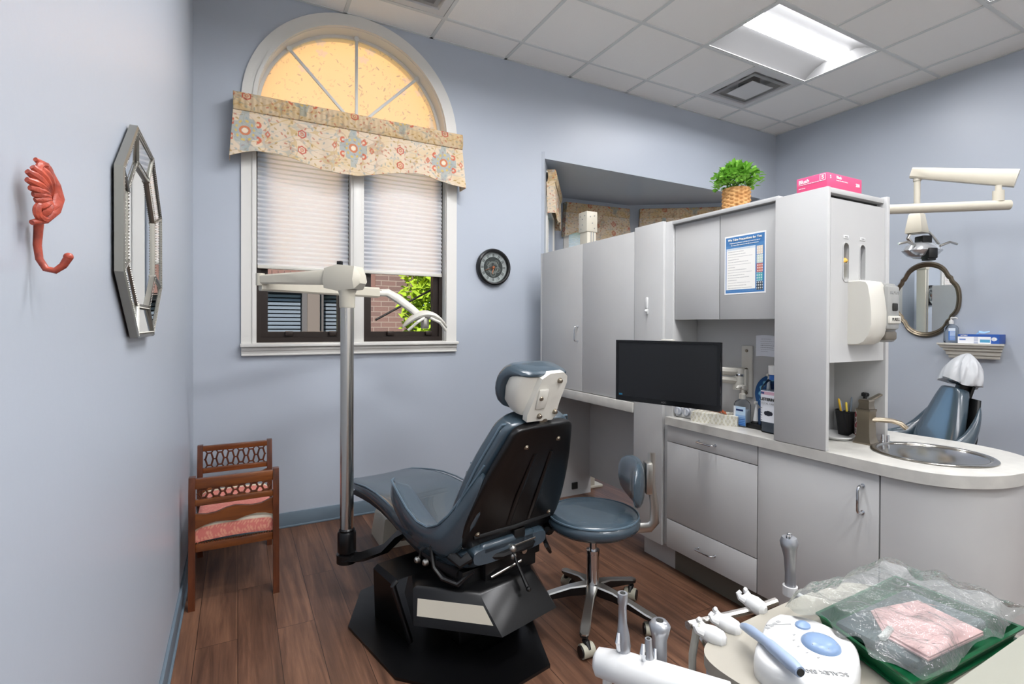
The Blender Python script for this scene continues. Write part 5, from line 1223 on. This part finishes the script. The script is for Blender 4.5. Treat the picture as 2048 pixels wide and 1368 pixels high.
b = MB(); b.lathe([(0, .0), (.034, .0), (.034, .113), (.0365, .116), (.034, .124), (.018, .132), (0, .132)], n=32); obj('bottle_body', b, 'white', sp)
b = MB(); b.lathe([(0, .13), (.018, .13), (.018, .155), (.008, .16), (.006, .185), (.0, .186)], n=20); b.tube([(.012, 0, .186), (-.012, 0, .19), (.045, -.01, .186), (.058, -.012, .178)][1:], [.010, .006, .004], 8); b.lathe([(0, .18), (.014, .183), (.013, .196), (0, .198)], n=16); obj('pump', b, 'blackp', sp)
ov = unit('oval_dish', 'white oval dish on the worktop beside the faucet', 'dish', (.29, .135, .83), rz=R_(35)); b = MB(); b.lathe([(0, .004), (.055, .004), (.066, .013), (.07, .016), (.07, .012), (.058, .0), (0, 0)], n=44, sx=1.35); obj('dish_body', b, 'white', ov)
sc_ = unit('cup_stack', 'stack of white paper cards against the inner tower side', 'paper stack', (.03, .04, .83))
b = MB()
for k in range(8): b.box(0, .02+.003*(k % 2), -.01, .05+.004*(k % 3), .0+.014*k, .012+.014*k, .001)
obj('cards', b, 'white', sc_)
# ================================================================ GREY POST (x-ray arm) beyond the cabinets
xr = thing('xray_post', 'tall cream rectangular post rising behind the grey cabinets', 'x-ray stand', (2.50, 3.36, 0))
b = MB(); b.box(-.045, .045, -.05, .05, .02, 2.20, .006); obj('column', b, 'beige', xr)
b = MB(); b.box(-.055, .052, -.058, .058, 2.06, 2.225, .008); hd = obj('cap', b, 'beige', xr)
b = MB()
for y, z in ((-.03, 2.19), (.0, 2.165), (.03, 2.19), (.0, 2.12), (.02, 2.09)): b.cyl((-.058, y, z), (-.054, y, z), .005, n=8)
for x, z in ((-.02, 2.18), (.02, 2.19), (0, 2.13), (.02, 2.09)): b.cyl((x, -.061, z), (x, -.057, z), .005, n=8)
obj('cap_screws', b, 'lamd', hd)
b = MB(); b.box(-.01, -.004, -.054, -.05, .1, 2.06); b.box(.012, .018, -.054, -.05, .1, 2.06); obj('cable_groove', b, 'lamd', xr)
b = MB(); b.box(-.058, .12, -.058, .12, 0, .02, .005); obj('base', b, 'beige', xr)
# ================================================================ RIGHT SIDE OF THE ROOM
rl = thing('overhead_light', 'cream dental light on a long horizontal boom at the right side', 'dental light', (3.30, 2.347, 0))
def r_(x, y, z): return Vector((x-3.30, y-2.347, z))
b = MB(); b.cyl((0, 0, .0), (0, 0, 2.16), .035, n=28); b.lathe([(0, 0), (.16, 0), (.16, .02), (.04, .04)]); obj('post', b, 'beige', rl)
b = MB(); b.cyl(r_(3.30, 2.347, 2.105), r_(4.415, 1.40, 2.105), .032, n=28); obj('boom', b, 'beige', rl, ang=60)
b = MB(); b.cyl(r_(4.37, 1.44, 2.13), r_(4.37, 1.44, 2.20), .03, n=24); b.cyl(r_(4.37, 1.44, 2.2), r_(4.37, 1.44, 2.235), .017, n=20); obj('boom_joint', b, 'beige', rl)
link(r_(4.45, 1.375, 2.275), r_(4.30, 1.90, 2.425), .055, .036, .034, .026, 'spring_arm', par=rl)
b = MB(); b.cyl(r_(4.315, 1.87, 2.03), r_(4.315, 1.87, 2.40), .018, .020, n=20); b.cyl(r_(4.315, 1.87, 2.36), r_(4.315, 1.87, 2.41), .024, n=20); obj('drop_rod', b, 'beige', rl)
b = MB(); b.loft([[(x*w+1.015, y*w-.477, z) for x, y in ((-1, -1), (1, -1), (1, 1), (-1, 1))] for z, w in ((1.985, .050), (2.0, .052), (2.12, .036), (2.13, .028))], sm=False); obj('yoke_block', b, 'beige', rl)
hc = r_(4.36, 1.855, 1.88); wx = Vector((.88, -.47, 0))
b = MB(); b.tube([hc+wx*-.02+Vector((0, 0, .11)), hc+wx*-.09+Vector((0, 0, .105)), hc+wx*-.105+Vector((0, 0, .07)), hc+wx*-.07+Vector((0, 0, .03))], .013, 8, sq=(1, .6)); b.tube([hc+wx*-.02+Vector((0, 0, .115)), hc+wx*.05+Vector((0, 0, .115)), hc+wx*.09+Vector((0, 0, .07)), hc+wx*.12+Vector((0, 0, .03))], .015, 8, sq=(1, .6)); obj('yoke', b, 'alu', rl)
b = MB(); Mh = Matrix(((wx.x, .47, 0, hc.x), (wx.y, .88, 0, hc.y), (0, 0, 1, hc.z), (0, 0, 0, 1)))
b.lathe([(.0, .045), (.06, .04), (.11, .015), (.135, -.02), (.125, -.03), (.10, -.055), (.05, -.075), (.0, -.08)], n=36, M=Mh, sy=.7); lh = obj('lamp_head', b, mat('glossy_reflector', (205, 208, 210), .12, .7), rl)
b = MB(); b.box(-.03, .035, -.10, -.02, -.085, -.01, .008, M=Mh); b.box(-.03, .03, -.09, -.03, -.098, -.08, .006, M=Mh); obj('bulb_mount', b, 'blackp', lh)
b = MB(); b.box(-.035, .035, -.05, .03, .03, .085, .008, M=Mh); obj('switch_block', b, 'blackp', lh)
for sg in (-1, 1):
    b = MB(); b.tube([Mh @ Vector((sg*.09, -.05, .01)), Mh @ Vector((sg*.15, -.06, .035)), Mh @ Vector((sg*.21, -.05, .022))], .0085, 8); obj('handle', b, 'alu', lh)
# framed mirror
sm_ = thing('wall_mirror', 'scalloped oval mirror in bronze frame on the right wall', 'mirror', (XR, 2.185, 1.545))
def quat(k, n=96):
    pts = []
    for i in range(n):
        a = 2*PI*i/n; ry, rz_ = .205, .27
        lob = abs(math.cos(2*(a-PI/4)))   # pointed nicks on the diagonals
        dgl = min(abs(((a-PI/4) % (PI/2))), PI/2-abs(((a-PI/4) % (PI/2))))
        r = 1-.10*math.exp(-(dgl/.24)**2)+.05*math.exp(-(dgl/.07)**2); e = 1/math.sqrt((math.cos(a)/ry)**2+(math.sin(a)/rz_)**2)*1.05
        pts.append((e*r*math.cos(a)*k, e*r*math.sin(a)*k))
    return pts
bronze = mat('aged_bronze', (120, 110, 94), .35, .85)
b = MB(); rg = []
for k, x in ((1.14, 0), (1.15, -.012), (1.10, -.026), (1.06, -.018), (1.05, -.022), (1.0, -.016), (.985, -.006)): rg.append([(x, y, z) for y, z in quat(k)])
b.loft(rg, cap=False); obj('frame', b, bronze, sm_, ang=60)
b = MB(); b.prism(quat(1.0), -.006, -.003, 'x'); obj('glass', b, 'mirror', sm_)
# shelf
shf = thing('wall_shelf', 'cream moulded ledge shelf on the right wall', 'shelf', (XR, 1.84, 1.06))
b = MB(); prof = [(.0, 0), (-.055, 0), (-.06, .012), (-.058, .02), (-.075, .028), (-.08, .055), (-.098, .062), (-.10, .07), (-.095, .078), (-.118, .085), (-.125, .10), (-.14, .108), (-.14, .122), (0, .122)]
rg = []
for sgn in (-1, 1):
    pass
b.loft([[(x, -(.125+abs(x)*.62), z) for x, z in prof], [(x, .125+abs(x)*.62, z) for x, z in prof]], sm=False); obj('moulding', b, 'offw', shf)
def wallthing(name, lab, cat, y, x=-.06): return thing(name, lab, cat, (XR+x, y, 1.182))
t = wallthing('sanitizer_bottle', 'tall clear pump bottle of sanitizer on the cream wall shelf', 'bottle', 1.985)
b = MB(); rg = []
for z, k in ((0, .9), (.004, 1), (.12, 1), (.135, .8), (.148, .45), (.156, .3)): rg.append([(.032*k*math.copysign(abs(math.cos(a))**.5, math.cos(a)), .045*k*math.copysign(abs(math.sin(a))**.5, math.sin(a)), z) for a in [2*PI*i/24 for i in range(24)]])
b.loft(rg); obj('body', b, 'clearp', t, ang=60)
b = MB(); b.lathe([(0, .154), (.016, .154), (.016, .18), (.007, .184), (.007, .205), (0, .205)]); b.tube([(0, 0, .203), (-.01, -.035, .203), (-.012, -.045, .196)], [.009, .007, .005], 8); obj('pump', b, 'white', t)
painted('label', 40, 40, lambda u, v: (-.033+0*u, .005-u*.045, .02+v*.10), lambda u, v: blend(np.zeros(u.shape+(3,))+np.array([70, 120, 190.]), (220, 230, 242), (v > .75) | ((np.abs(np.sin(v*30)) > .85) & (u > .2))), 'print', t)
t = wallthing('glove_box', 'blue and white box of gloves on the cream wall shelf', 'box', 1.80)
b = MB(); b.box(-.055, .055, -.135, .12, 0, .072, .002); obj('carton', b, mat('glove_blue', (44, 82, 160), .4), t)
def gbc(u, v):
    base = np.zeros(u.shape+(3,))+np.array([236, 238, 242.]); base = blend(base, (52, 92, 170), (v > .74)*1.); base = blend(base, (52, 92, 170), (u > .80)*1.); base = blend(base, (230, 234, 240), (np.hypot((u-.88)*3, v-.5) < .2)*.9)
    base = blend(base, (70, 150, 190), ((u > .55) & (u < .78) & (v < .45) & (v > .12))*.9); base = blend(base, (80, 110, 180), ((u > .04) & (u < .2) & (np.abs(v-.42) < .07))*.8); base = blend(base, (150, 160, 190), ((np.abs(u-.45) < .05) & (v < .7) & (np.abs(np.sin(v*25)) > .5))*.8); return base
painted('front_print', 110, 40, lambda u, v: (-.0562+0*u, .12-u*.255, v*.072), gbc, 'print', t)
text('NITRILE', .013, frame((-.057, .08, .062), (0, -1, 0), (0, 0, 1)), 'pw', t); text('M', .03, frame((-.057, -.105, .036), (0, -1, 0), (0, 0, 1)), 'pw', t)
b = MB(); b.tube([(-.01, .02, .07), (-.015, .0, .09), (-.01, -.03, .085), (.0, -.06, .095)], [.006, .012, .010, .004], 8, sq=(1, .4)); obj('loose_glove', b, mat('glove_film', (150, 190, 226), .4), t)
# second dental chair
D2 = thing('dental_chair', 'slate blue dental chair with plastic covered headrest beyond the sink', 'dental chair', (4.42, 1.74, 0), R_(52))
b = MB(); b.box(-.25, .25, -.35, .45, 0, .05, .02); b.box(-.15, .15, -.1, .3, .05, .36, .03); obj('base', b, 'blackp', D2)
b = MB(); b.loft([rsec(*q) for q in [(-.05, .50, .20, .09), (.1, .47, .25, .12), (.35, .455, .255, .12), (.6, .48, .25, .10), (.9, .50, .24, .08), (1.1, .47, .22, .06), (1.18, .45, .14, .04)]]); obj('seat', b, 'blue', D2, ang=60, sub=1)
f2 = Vector((0, .955, .296)); u2 = Vector((0, -.296, .955)); MB2 = Matrix(((1, f2.x, u2.x, 0), (0, f2.y, u2.y, .02), (0, f2.z, u2.z, .42), (0, 0, 0, 1)))
def hw2(v): return float(np.interp(v, [-.02, .02, .15, .3, .42, .47], [.20, .24, .22, .17, .125, .09]))
def ring2(v, dw, y0, y1, n=24):
    hw = hw2(v)+dw; return [(hw*math.copysign(abs(math.cos(a))**.5, math.cos(a)), (y0+y1)/2+(y1-y0)/2*math.copysign(abs(math.sin(a))**.6, math.sin(a)), v) for a in [2*PI*i/n for i in range(n)]]
vv = [-.02, .0, .05, .15, .25, .35, .42, .455, .47]
b = MB(); b.loft([ring2(v, 0, .0, .10) for v in vv], M=MB2); obj('back_cushion', b, 'blue', D2, ang=60, sub=1)
b = MB(); b.loft([ring2(v, .02, -.05, -.01) for v in vv[:7]], M=MB2); bs2 = obj('back_shell', b, 'blackp', D2, ang=60)
b = MB()
for k in range(6): b.box(-.215+.014*k, -.15+.012*k, -.053, -.047, .12+.045*k, .14+.045*k, .002, M=MB2)
obj('shell_slots', b, 'alu', bs2)
for s in (-1, 1):
    b = MB(); rg = []
    for y, z, xo, w in ((.5, .53, .24, .03), (.35, .50, .27, .04), (.2, .49, .285, .05), (.08, .53, .285, .05), (0, .62, .27, .05), (-.06, .72, .24, .04), (-.10, .80, .20, .02)): rg.append([(s*xo+w*math.cos(a)*.8, y, z-.05+(w+.03)*math.sin(a)) for a in [2*PI*i/14 for i in range(14)]])
    b.loft(rg); obj('armrest', b, 'blue', D2, ang=70, sub=1)
b = MB(); b.box(-.05, .05, -.04, -.02, .4, .55, .005, M=MB2); b.box(-.03, .03, -.02, .04, .46, .52, .01, M=MB2); obj('headrest_bar', b, 'blackp', D2)
b = MB(); b.loft([[(w*math.cos(a), .05+d*math.sin(a), z) for a in [2*PI*i/20 for i in range(20)]] for z, w, d in ((.49, .06, .03), (.50, .115, .055), (.56, .13, .06), (.62, .12, .05), (.65, .06, .03))], M=MB2); obj('headrest', b, 'blue', D2, ang=60, sub=1)
filmw = transluc('plastic_cover', (226, 228, 230), .35, .25)
pcv = thing('plastic_cover', 'crumpled clear white plastic cover over the far headrest', 'headrest cover', (4.42, 1.74, 0), R_(52))
rng = np.random.RandomState(2); b = MB(); rg = []
_ph = [rng.rand()*6.28 for _ in range(4)]
for i_ in range(15):
    f_ = i_/14; z = .505+.215*f_; w = .128*(1-f_**2.2)**.8+.012; d = .098*(1-f_**2.2)**.8+.010; n = 72
    rg.append([((w*(1+.085*math.sin(2*PI*q/n*5+_ph[0]+2.2*f_)+.06*math.sin(2*PI*q/n*11+_ph[1]-3*f_)+.03*math.sin(2*PI*q/n*19+9*f_)))*math.cos(2*PI*q/n)-.02*f_, .035+(d*(1+.10*math.sin(2*PI*q/n*6+_ph[2]+3*f_)+.05*math.sin(2*PI*q/n*13+6*f_)))*math.sin(2*PI*q/n)+.02*f_, z+.014*math.sin(2*PI*q/n*3+_ph[3])*(1-f_)) for q in range(n)])
b.loft(rg, M=MB2); obj('sheet', b, filmw, pcv, ang=80)
# ================================================================ INSTRUMENT CART IN THE FOREGROUND
TZ = .70
MT['cartm'] = mat('cart_cream', (160, 155, 143), .35)
cart = thing('instrument_cart', 'cream dental instrument cart with rounded top at the lower right', 'instrument cart', (1.10, .60, 0))
def q2(x, y): return (x-1.10, y-.60)
top = [q2(*p) for p in smooth([(.80, .365), (.775, .44), (.757, .55), (.752, .63), (.775, .672), (.83, .69), (.95, .698), (1.10, .702), (1.20, .702), (1.262, .695), (1.30, .672), (1.33, .635), (1.352, .58), (1.36, .48), (1.36, .365)], 5)]
b = MB(); b.prism(top, TZ-.022, TZ, 'z', sm=True); obj('top', b, 'cartm', cart, ang=40)
b = MB(); b.prism([(x*.985, y*.985) for x, y in top], TZ-.10, TZ-.022, 'z', sm=True); obj('body', b, mat('pale_grey_skirt', (176, 177, 182), .4), cart, ang=40)
b = MB(); b.cyl((.02, -.15, .05), (.02, -.15, TZ-.1), .03); b.box(-.2, .24, -.32, .05, .03, .06, .01)
for x, y in ((-.18, .03), (.22, .03), (-.18, -.3), (.22, -.3)): b.cyl((x, y-.012, .027), (x, y+.012, .027), .027, n=14)
obj('stand', b, 'offw', cart)
# instrument holders on the cart rail
rail = MB(); rail.tube([(*q2(.83, .60), .672), (*q2(.815, .70), .68), (*q2(.83, .735), .69)], .009, 8); rail.tube([(*q2(.80, .735), .705), (*q2(.90, .728), .700), (*q2(.985, .722), .695), (*q2(1.05, .715), .70)], .0085, 10); obj('holder_rail', rail, 'steel', cart)
def holder(x, y, z, rz, lab):
    t = thing('instrument_holder', lab, 'holder', (x, y, z), rz, 'white handpiece holders on the rail')
    b = MB(); rg = []
    for f, w, h_ in ((-.030, .007, .008), (-.024, .015, .0155), (-.008, .0175, .018), (.006, .0155, .0155), (.016, .013, .012), (.022, .006, .006)): rg.append([(f, w*math.cos(a), h_*math.sin(a)-f*-.15) for a in [2*PI*i/18 for i in range(18)]])
    b.loft(rg)
    for s in (-1, 1): b.tube([(.012, s*.008, .003), (.021, s*.013, .007), (.025, s*.013, .014), (.022, s*.009, .019)], [.009, .007, .0055, .004], 8)
    obj('clamp', b, 'white', t)
    b = MB(); b.cyl((-.02, -.0195, -.008), (-.02, -.016, -.008), .0035, n=10); b.cyl((-.02, -.018, -.004), (-.02, -.016, -.004), .003); obj('screw', b, 'gap', t)
    return t
holder(.812, .690, .708, R_(118), 'white handpiece holder at the left end of the rail'); holder(.868, .700, .708, R_(112), 'white handpiece holder in the middle of the rail'); holder(.985, .725, .708, R_(95), 'white handpiece holder at the far right of the rail')
hs_ = thing('instrument_hose', 'pale grey hose hanging from the left handpiece holder', 'hose', (.80, .70, .0)); b = MB(); b.tube([(0, .01, .72), (-.008, .015, .66), (-.012, .012, .5), (-.01, 0, .3), (.05, -.05, .12), (.2, -.1, .08)], .0075, 10); obj('tube', b, mat('hose_grey', (176, 174, 162), .5), hs_)
hz_ = thing('instrument_hose', 'thin hose curving from the second holder under the cart top', 'hose', (.87, .70, .0)); b = MB(); b.tube([(0, .0, .70), (.003, -.0, .66), (.015, -.01, .56), (.06, -.03, .45), (.12, -.06, .4)], .005, 8); obj('tube', b, MT['offw'], hz_)
# upright scaler handpiece at far right of rail
sy_ = thing('air_water_syringe', 'grey metal syringe standing behind the far cart edge', 'syringe', (1.178, .765, .66))
greym = mat('satin_grey_metal', (170, 172, 176), .28, .7)
b = MB(); b.tube([(0, 0, .0), (.002, .0, .05), (.002, .002, .09), (.001, .004, .115)], [.0125, .013, .014, .018], 16); b.lathe([(0, .115), (.019, .115), (.021, .126), (.016, .138), (.0, .140)], (.001, .004, 0), n=18); bd_ = obj('body', b, greym, sy_, ang=60)
b = MB(); b.tube([(.0, -.075, .010), (0, -.03, .008), (0, 0, .012)], .006, 8); b.lathe([(.012, 0), (.0165, 0), (.0165, .022), (.012, .022), (.012, 0)], n=20); obj('clip', b, 'white', sy_)
b = MB(); b.lathe([(0, 0), (.006, 0), (.006, .006), (0, .008)], (-.008, .0, .138), n=10); b.lathe([(0, 0), (.006, 0), (.006, .006), (0, .008)], (.008, .008, .138), n=10); obj('button', b, 'chrome', bd_)
# control arm with three instruments at the bottom edge
ca_ = thing('assistant_arm', 'white rounded instrument bar at the bottom edge of the view', 'instrument bar', (.60, .64, 0))
b = MB(); b.tube([(-.062, .060, .735), (-.058, .055, .735), (-.03, .02, .735), (.02, -.035, .728), (.08, -.10, .72)], [.012, .022, .026, .027, .027], 16); b.cyl((-.045, .045, .2), (-.045, .045, .73), .008); b.box(-.15, .1, -.1, .12, .0, .03, .01); b.cyl((.0, 0, .02), (0, 0, .72), .022); obj('bar', b, 'white', ca_, ang=60)
def handp(x, y, z, pts, rr, lab, m=greym, head=False):
    t = thing('handpiece', lab, 'handpiece', (x, y, z), 0, 'handpieces in the white bar'); b = MB(); b.tube(pts, rr, 16); o_ = obj('body', b, m, t, ang=60)
    b = MB(); e = Vector(pts[-1]); b.cyl(e-Vector((0, 0, .002)), e+Vector((0, 0, .0006)), rr[-1]*.55, n=12); obj('nozzle_bore', b, 'gap', o_)
    b = MB(); p = Vector(pts[1]); b.tube([p+Vector((-.012, -.004, -.004)), p+Vector((-.017, -.006, .012)), p+Vector((-.012, -.002, .024))], [.0035, .005, .003], 8); obj('trigger', b, 'chrome', o_)
    return t
handp(.575, .668, .752, [(0, 0, 0), (.0, 0, .018), (.0, 0, .035), (-.001, .001, .055), (-.001, .001, .085), (-.001, .001, .088), (-.001, .001, .105)], [.0115, .0125, .0105, .0075, .0068, .0085, .0085], 'tall slim grey suction handpiece standing in the white bar')
handp(.602, .638, .748, [(0, 0, 0), (.0, 0, .012), (.001, 0, .030), (.001, 0, .040)], [.0095, .010, .006, .0055], 'short grey handpiece standing low in the white bar')
handp(.645, .655, .68, [(0, 0, 0), (.0, 0, .05), (.0, 0, .085), (.0, .0, .098), (.0, 0, .110), (0, 0, .118)], [.012, .0125, .0125, .016, .0185, .012], 'grey syringe with domed head right of the white bar')
# scaler unit
SZ = TZ
scu = thing('ultrasonic_scaler', 'white scaler unit with blue dial on the cart top', 'scaler', (.875, .53, TZ), 0)
def s2(x, y): return (x-.875, y-.53)
out = smooth([s2(*p) for p in [(.950, .640), (.985, .605), (.995, .56), (.985, .52), (.955, .492), (.915, .472), (.87, .458), (.83, .458), (.805, .475), (.79, .51), (.785, .55), (.80, .585), (.86, .615), (.91, .637), (.950, .640)]], 4)[:-1]
def topz(x, y): return .040+.10*(x*.55+y*.83)*.10
b = MB(); b.loft([[(x, y, 0) for x, y in out], [(x*1.01, y*1.01, .018) for x, y in out], [(x*.98, y*.98, topz(x, y)-.005) for x, y in out], [(x*.92, y*.92, topz(x, y)) for x, y in out]]); bod = obj('case', b, 'white', scu, ang=50)
dz = s2(.918, .538); b = MB(); b.lathe([(0, .012), (.016, .0115), (.026, .008), (.031, .003), (.032, -.004)], (dz[0], dz[1], topz(*dz)), n=40)
lbm = mat('pale_blue_plastic', (120, 144, 176), .3); dl = obj('power_dial', b, lbm, scu, ang=60)
b = MB()
for k in range(6):
    a = 2*PI*k/6; b.box(.019, .025, -.0006, .0006, .0075, .0092, M=Matrix.Translation((dz[0], dz[1], topz(*dz))) @ Matrix.Rotation(a, 4, 'Z'))
obj('dial_marks', b, 'lamd', dl)
dz2 = s2(.945, .588); b = MB(); b.lathe([(0, .008), (.007, .007), (.012, .003), (.013, -.003)], (dz2[0], dz2[1], topz(*dz2)), n=28, sx=1.2); obj('mode_button', b, lbm, scu)
def on(x, y, dz_=.0012): p = s2(x, y); return (p[0], p[1], topz(*p)+dz_)
text('SCALEX 850', .0125, frame(on(.853, .490), (-.80, .60, .0), (-.60, -.80, .0)), 'lamd', scu, bold=.01)
text('30kHz', .008, frame((*s2(.790, .500), .028), (-.35, .93, 0), (0, 0, 1)), 'lamd', scu)
b = MB()
for k in range(4): p = on(.880+.012*k, .615+.001*k, .0003); b.box(-.004, .004, -.003, .003, 0, .0004, M=Matrix.Translation(p))
for k in range(5): a = R_(110+24*k); p = on(.918+.043*math.cos(a), .538+.043*math.sin(a), .0003); b.box(-.0025, .0025, -.0012, .0012, 0, .0004, M=Matrix.Translation(p))
b.tube([on(.885, .622, .0002), on(.930, .602, .0002)], .0012, 4); obj('panel_marks', b, 'lamd', scu)
b = MB(); p = s2(.805, .480)
b.cyl((p[0], p[1], .022), (p[0]-.018, p[1]-.016, .018), .0095, n=20); b.cyl((p[0]-.004, p[1]-.004, .021), (p[0]-.008, p[1]-.008, .0205), .0118, n=20); p = s2(.836, .461); b.cyl((p[0], p[1], .022), (p[0]-.010, p[1]-.018, .018), .0065, n=16)
obj('hose_coupling', b, 'steel', scu)
hp_ = thing('scaler_handpiece', 'pale blue scaler wand lying across the white unit', 'handpiece', (.875, .53, TZ))
def s3(x, y, z): p = s2(x, y); return (p[0], p[1], z-TZ)
b = MB(); b.tube([s3(.862, .655, .728), s3(.852, .640, .736), s3(.840, .620, .744), s3(.822, .576, .752), s3(.818, .566, .753), s3(.800, .517, .756), s3(.793, .497, .756)], [.0060, .0080, .0092, .0082, .0100, .0110, .0088], 18); bw = obj('wand', b, mat('pale_blue_grip', (150, 166, 190), .35), hp_, ang=60)
b = MB(); b.cyl(s3(.7932, .4976, .756), s3(.7922, .4948, .756), .0060, n=14); obj('wand_bore', b, 'gap', bw)
# green tray with wrap
gt = thing('instrument_tray', 'green plastic instrument tray under clear wrap on the cart', 'tray', (1.165, .52, TZ), 0)
green = mat('green_plastic', (18, 96, 58), .35)
G0 = [(1.005, .630), (1.335, .630), (1.335, .408), (.985, .408)]
g = [(x-1.165, y-.52) for x, y in [(1.035, .612), (1.345, .618), (1.335, .40), (.965, .415)]]
b = MB(); b.prism(g, .002, .005, 'z'); gi = [(x*.94, y*.92) for x, y in g]
rg = []
b.loft([[(x*.95, y*.93, .004) for x, y in g], [(x, y, .026) for x, y in g], [(x*1.03, y*1.04, .027) for x, y in g], [(x*1.03, y*1.04, .030) for x, y in g], [(x*.985, y*.98, .030) for x, y in g], [(x*.94, y*.92, .006) for x, y in g]], cap=False, sm=False); obj('tray_body', b, green, gt)
pkp = thing('pink_bib', 'folded pink paper bib inside the clear wrapped tray', 'paper bib', (1.165, .52, TZ))
pink = mat('pink_paper', (238, 190, 190), .8)
b = MB(); cr_ = [(1.08, .545), (1.235, .575), (1.262, .47), (1.045, .405)]
cr_ = [(x-1.165, y-.52) for x, y in [(1.125, .560), (1.245, .535), (1.225, .418), (1.045, .430), (1.055, .500)]]
b.prism(cr_, .034, .037, 'z'); b.prism([(x*.98+.004, y*.97-.002) for x, y in cr_], .038, .0405, 'z'); obj('folded_sheet', b, pink, pkp)
rl_ = thing('cotton_roll', 'white cotton roll tied in the clear wrap beside the pink bib', 'cotton roll', (1.06, .498, TZ+.036)); b = MB(); b.tube([(-.024, .004, .002), (-.018, 0, .004), (.02, .006, .006)], [.004, .0065, .006], 10); obj('roll', b, 'white', rl_)
dp = thing('dark_pouch', 'dark grey pouch under the pink bib in the tray', 'pouch', (1.165, .52, TZ)); b = MB(); b.box(-.13, .14, -.08, .06, .012, .030, .006); obj('pouch_body', b, mat('slate_pouch', (96, 108, 112), .5), dp)
wrap = thing('plastic_wrap', 'crinkled clear plastic wrap over the green tray', 'plastic wrap', (1.165, .52, TZ))
rs = np.random.RandomState(11); NX, NY = 110, 80
fx_ = rs.rand(26, 5)
def wz(x, y):
    z = np.zeros_like(x)
    for a, b_, c, d, e in fx_: 
        k = 12+55*a; th = b_*PI; z = z+(.0042-.0035*a)*np.abs(np.sin(k*(x*np.cos(th)+y*np.sin(th))+c*6.28+1.5*np.sin(18*x*d+14*y*e)))
    return z
gx, gy = np.meshgrid(np.linspace(-1, 1, NX), np.linspace(-1, 1, NY))
ed = 1+.06*np.sin(gx*9+gy*4)+.05*np.sin(gy*11)
X_ = gx*.197*ed*(1+0*gy)+.0; Y_ = gy*.124*(1+.07*np.sin(gx*7))
zz = .038+wz(X_, Y_)*.95-.028*np.clip(np.maximum(np.abs(gx), np.abs(gy))-.86, 0, 1)/.14
zz = np.maximum(zz, .004)
b = MB(); b.surf([[(X_[i, j], Y_[i, j], zz[i, j]) for j in range(NX)] for i in range(NY)])
wm = clearmat('crinkled_film', (236, 240, 238), .40, .07, bump=(55, 1.0))
_T = NT(wm); _d = _T.new('ShaderNodeBsdfDiffuse'); _d.inputs[0].default_value = lin((200, 206, 204)); _m = _T.new('ShaderNodeMixShader'); _m.inputs[0].default_value = .13
_o = [n for n in _T.n if n.type == 'MIX_SHADER' and n != _m][0]; _T.link(_o.outputs[0], _m.inputs[1]); _T.link(_d.outputs[0], _m.inputs[2]); _T.link(_m.outputs[0], _T.n['Material Output'].inputs[0]); obj('film', b, wm, wrap, recalc=False, ang=0)
# near side counter
nc = thing('side_counter', 'cream counter edge at the bottom right corner of the view', 'counter', (1.4, .1, 0))
b = MB(); b.prism([(-.62, -.25), (.6, -.25), (.6, .243), (-.52, .240)], .78, .80, 'z'); obj('top', b, mat('cream_counter', (138, 138, 126), .4), nc)
b = MB(); b.box(-.45, .55, -.2, .19, 0, .78); obj('cabinet_body', b, 'lam', nc)
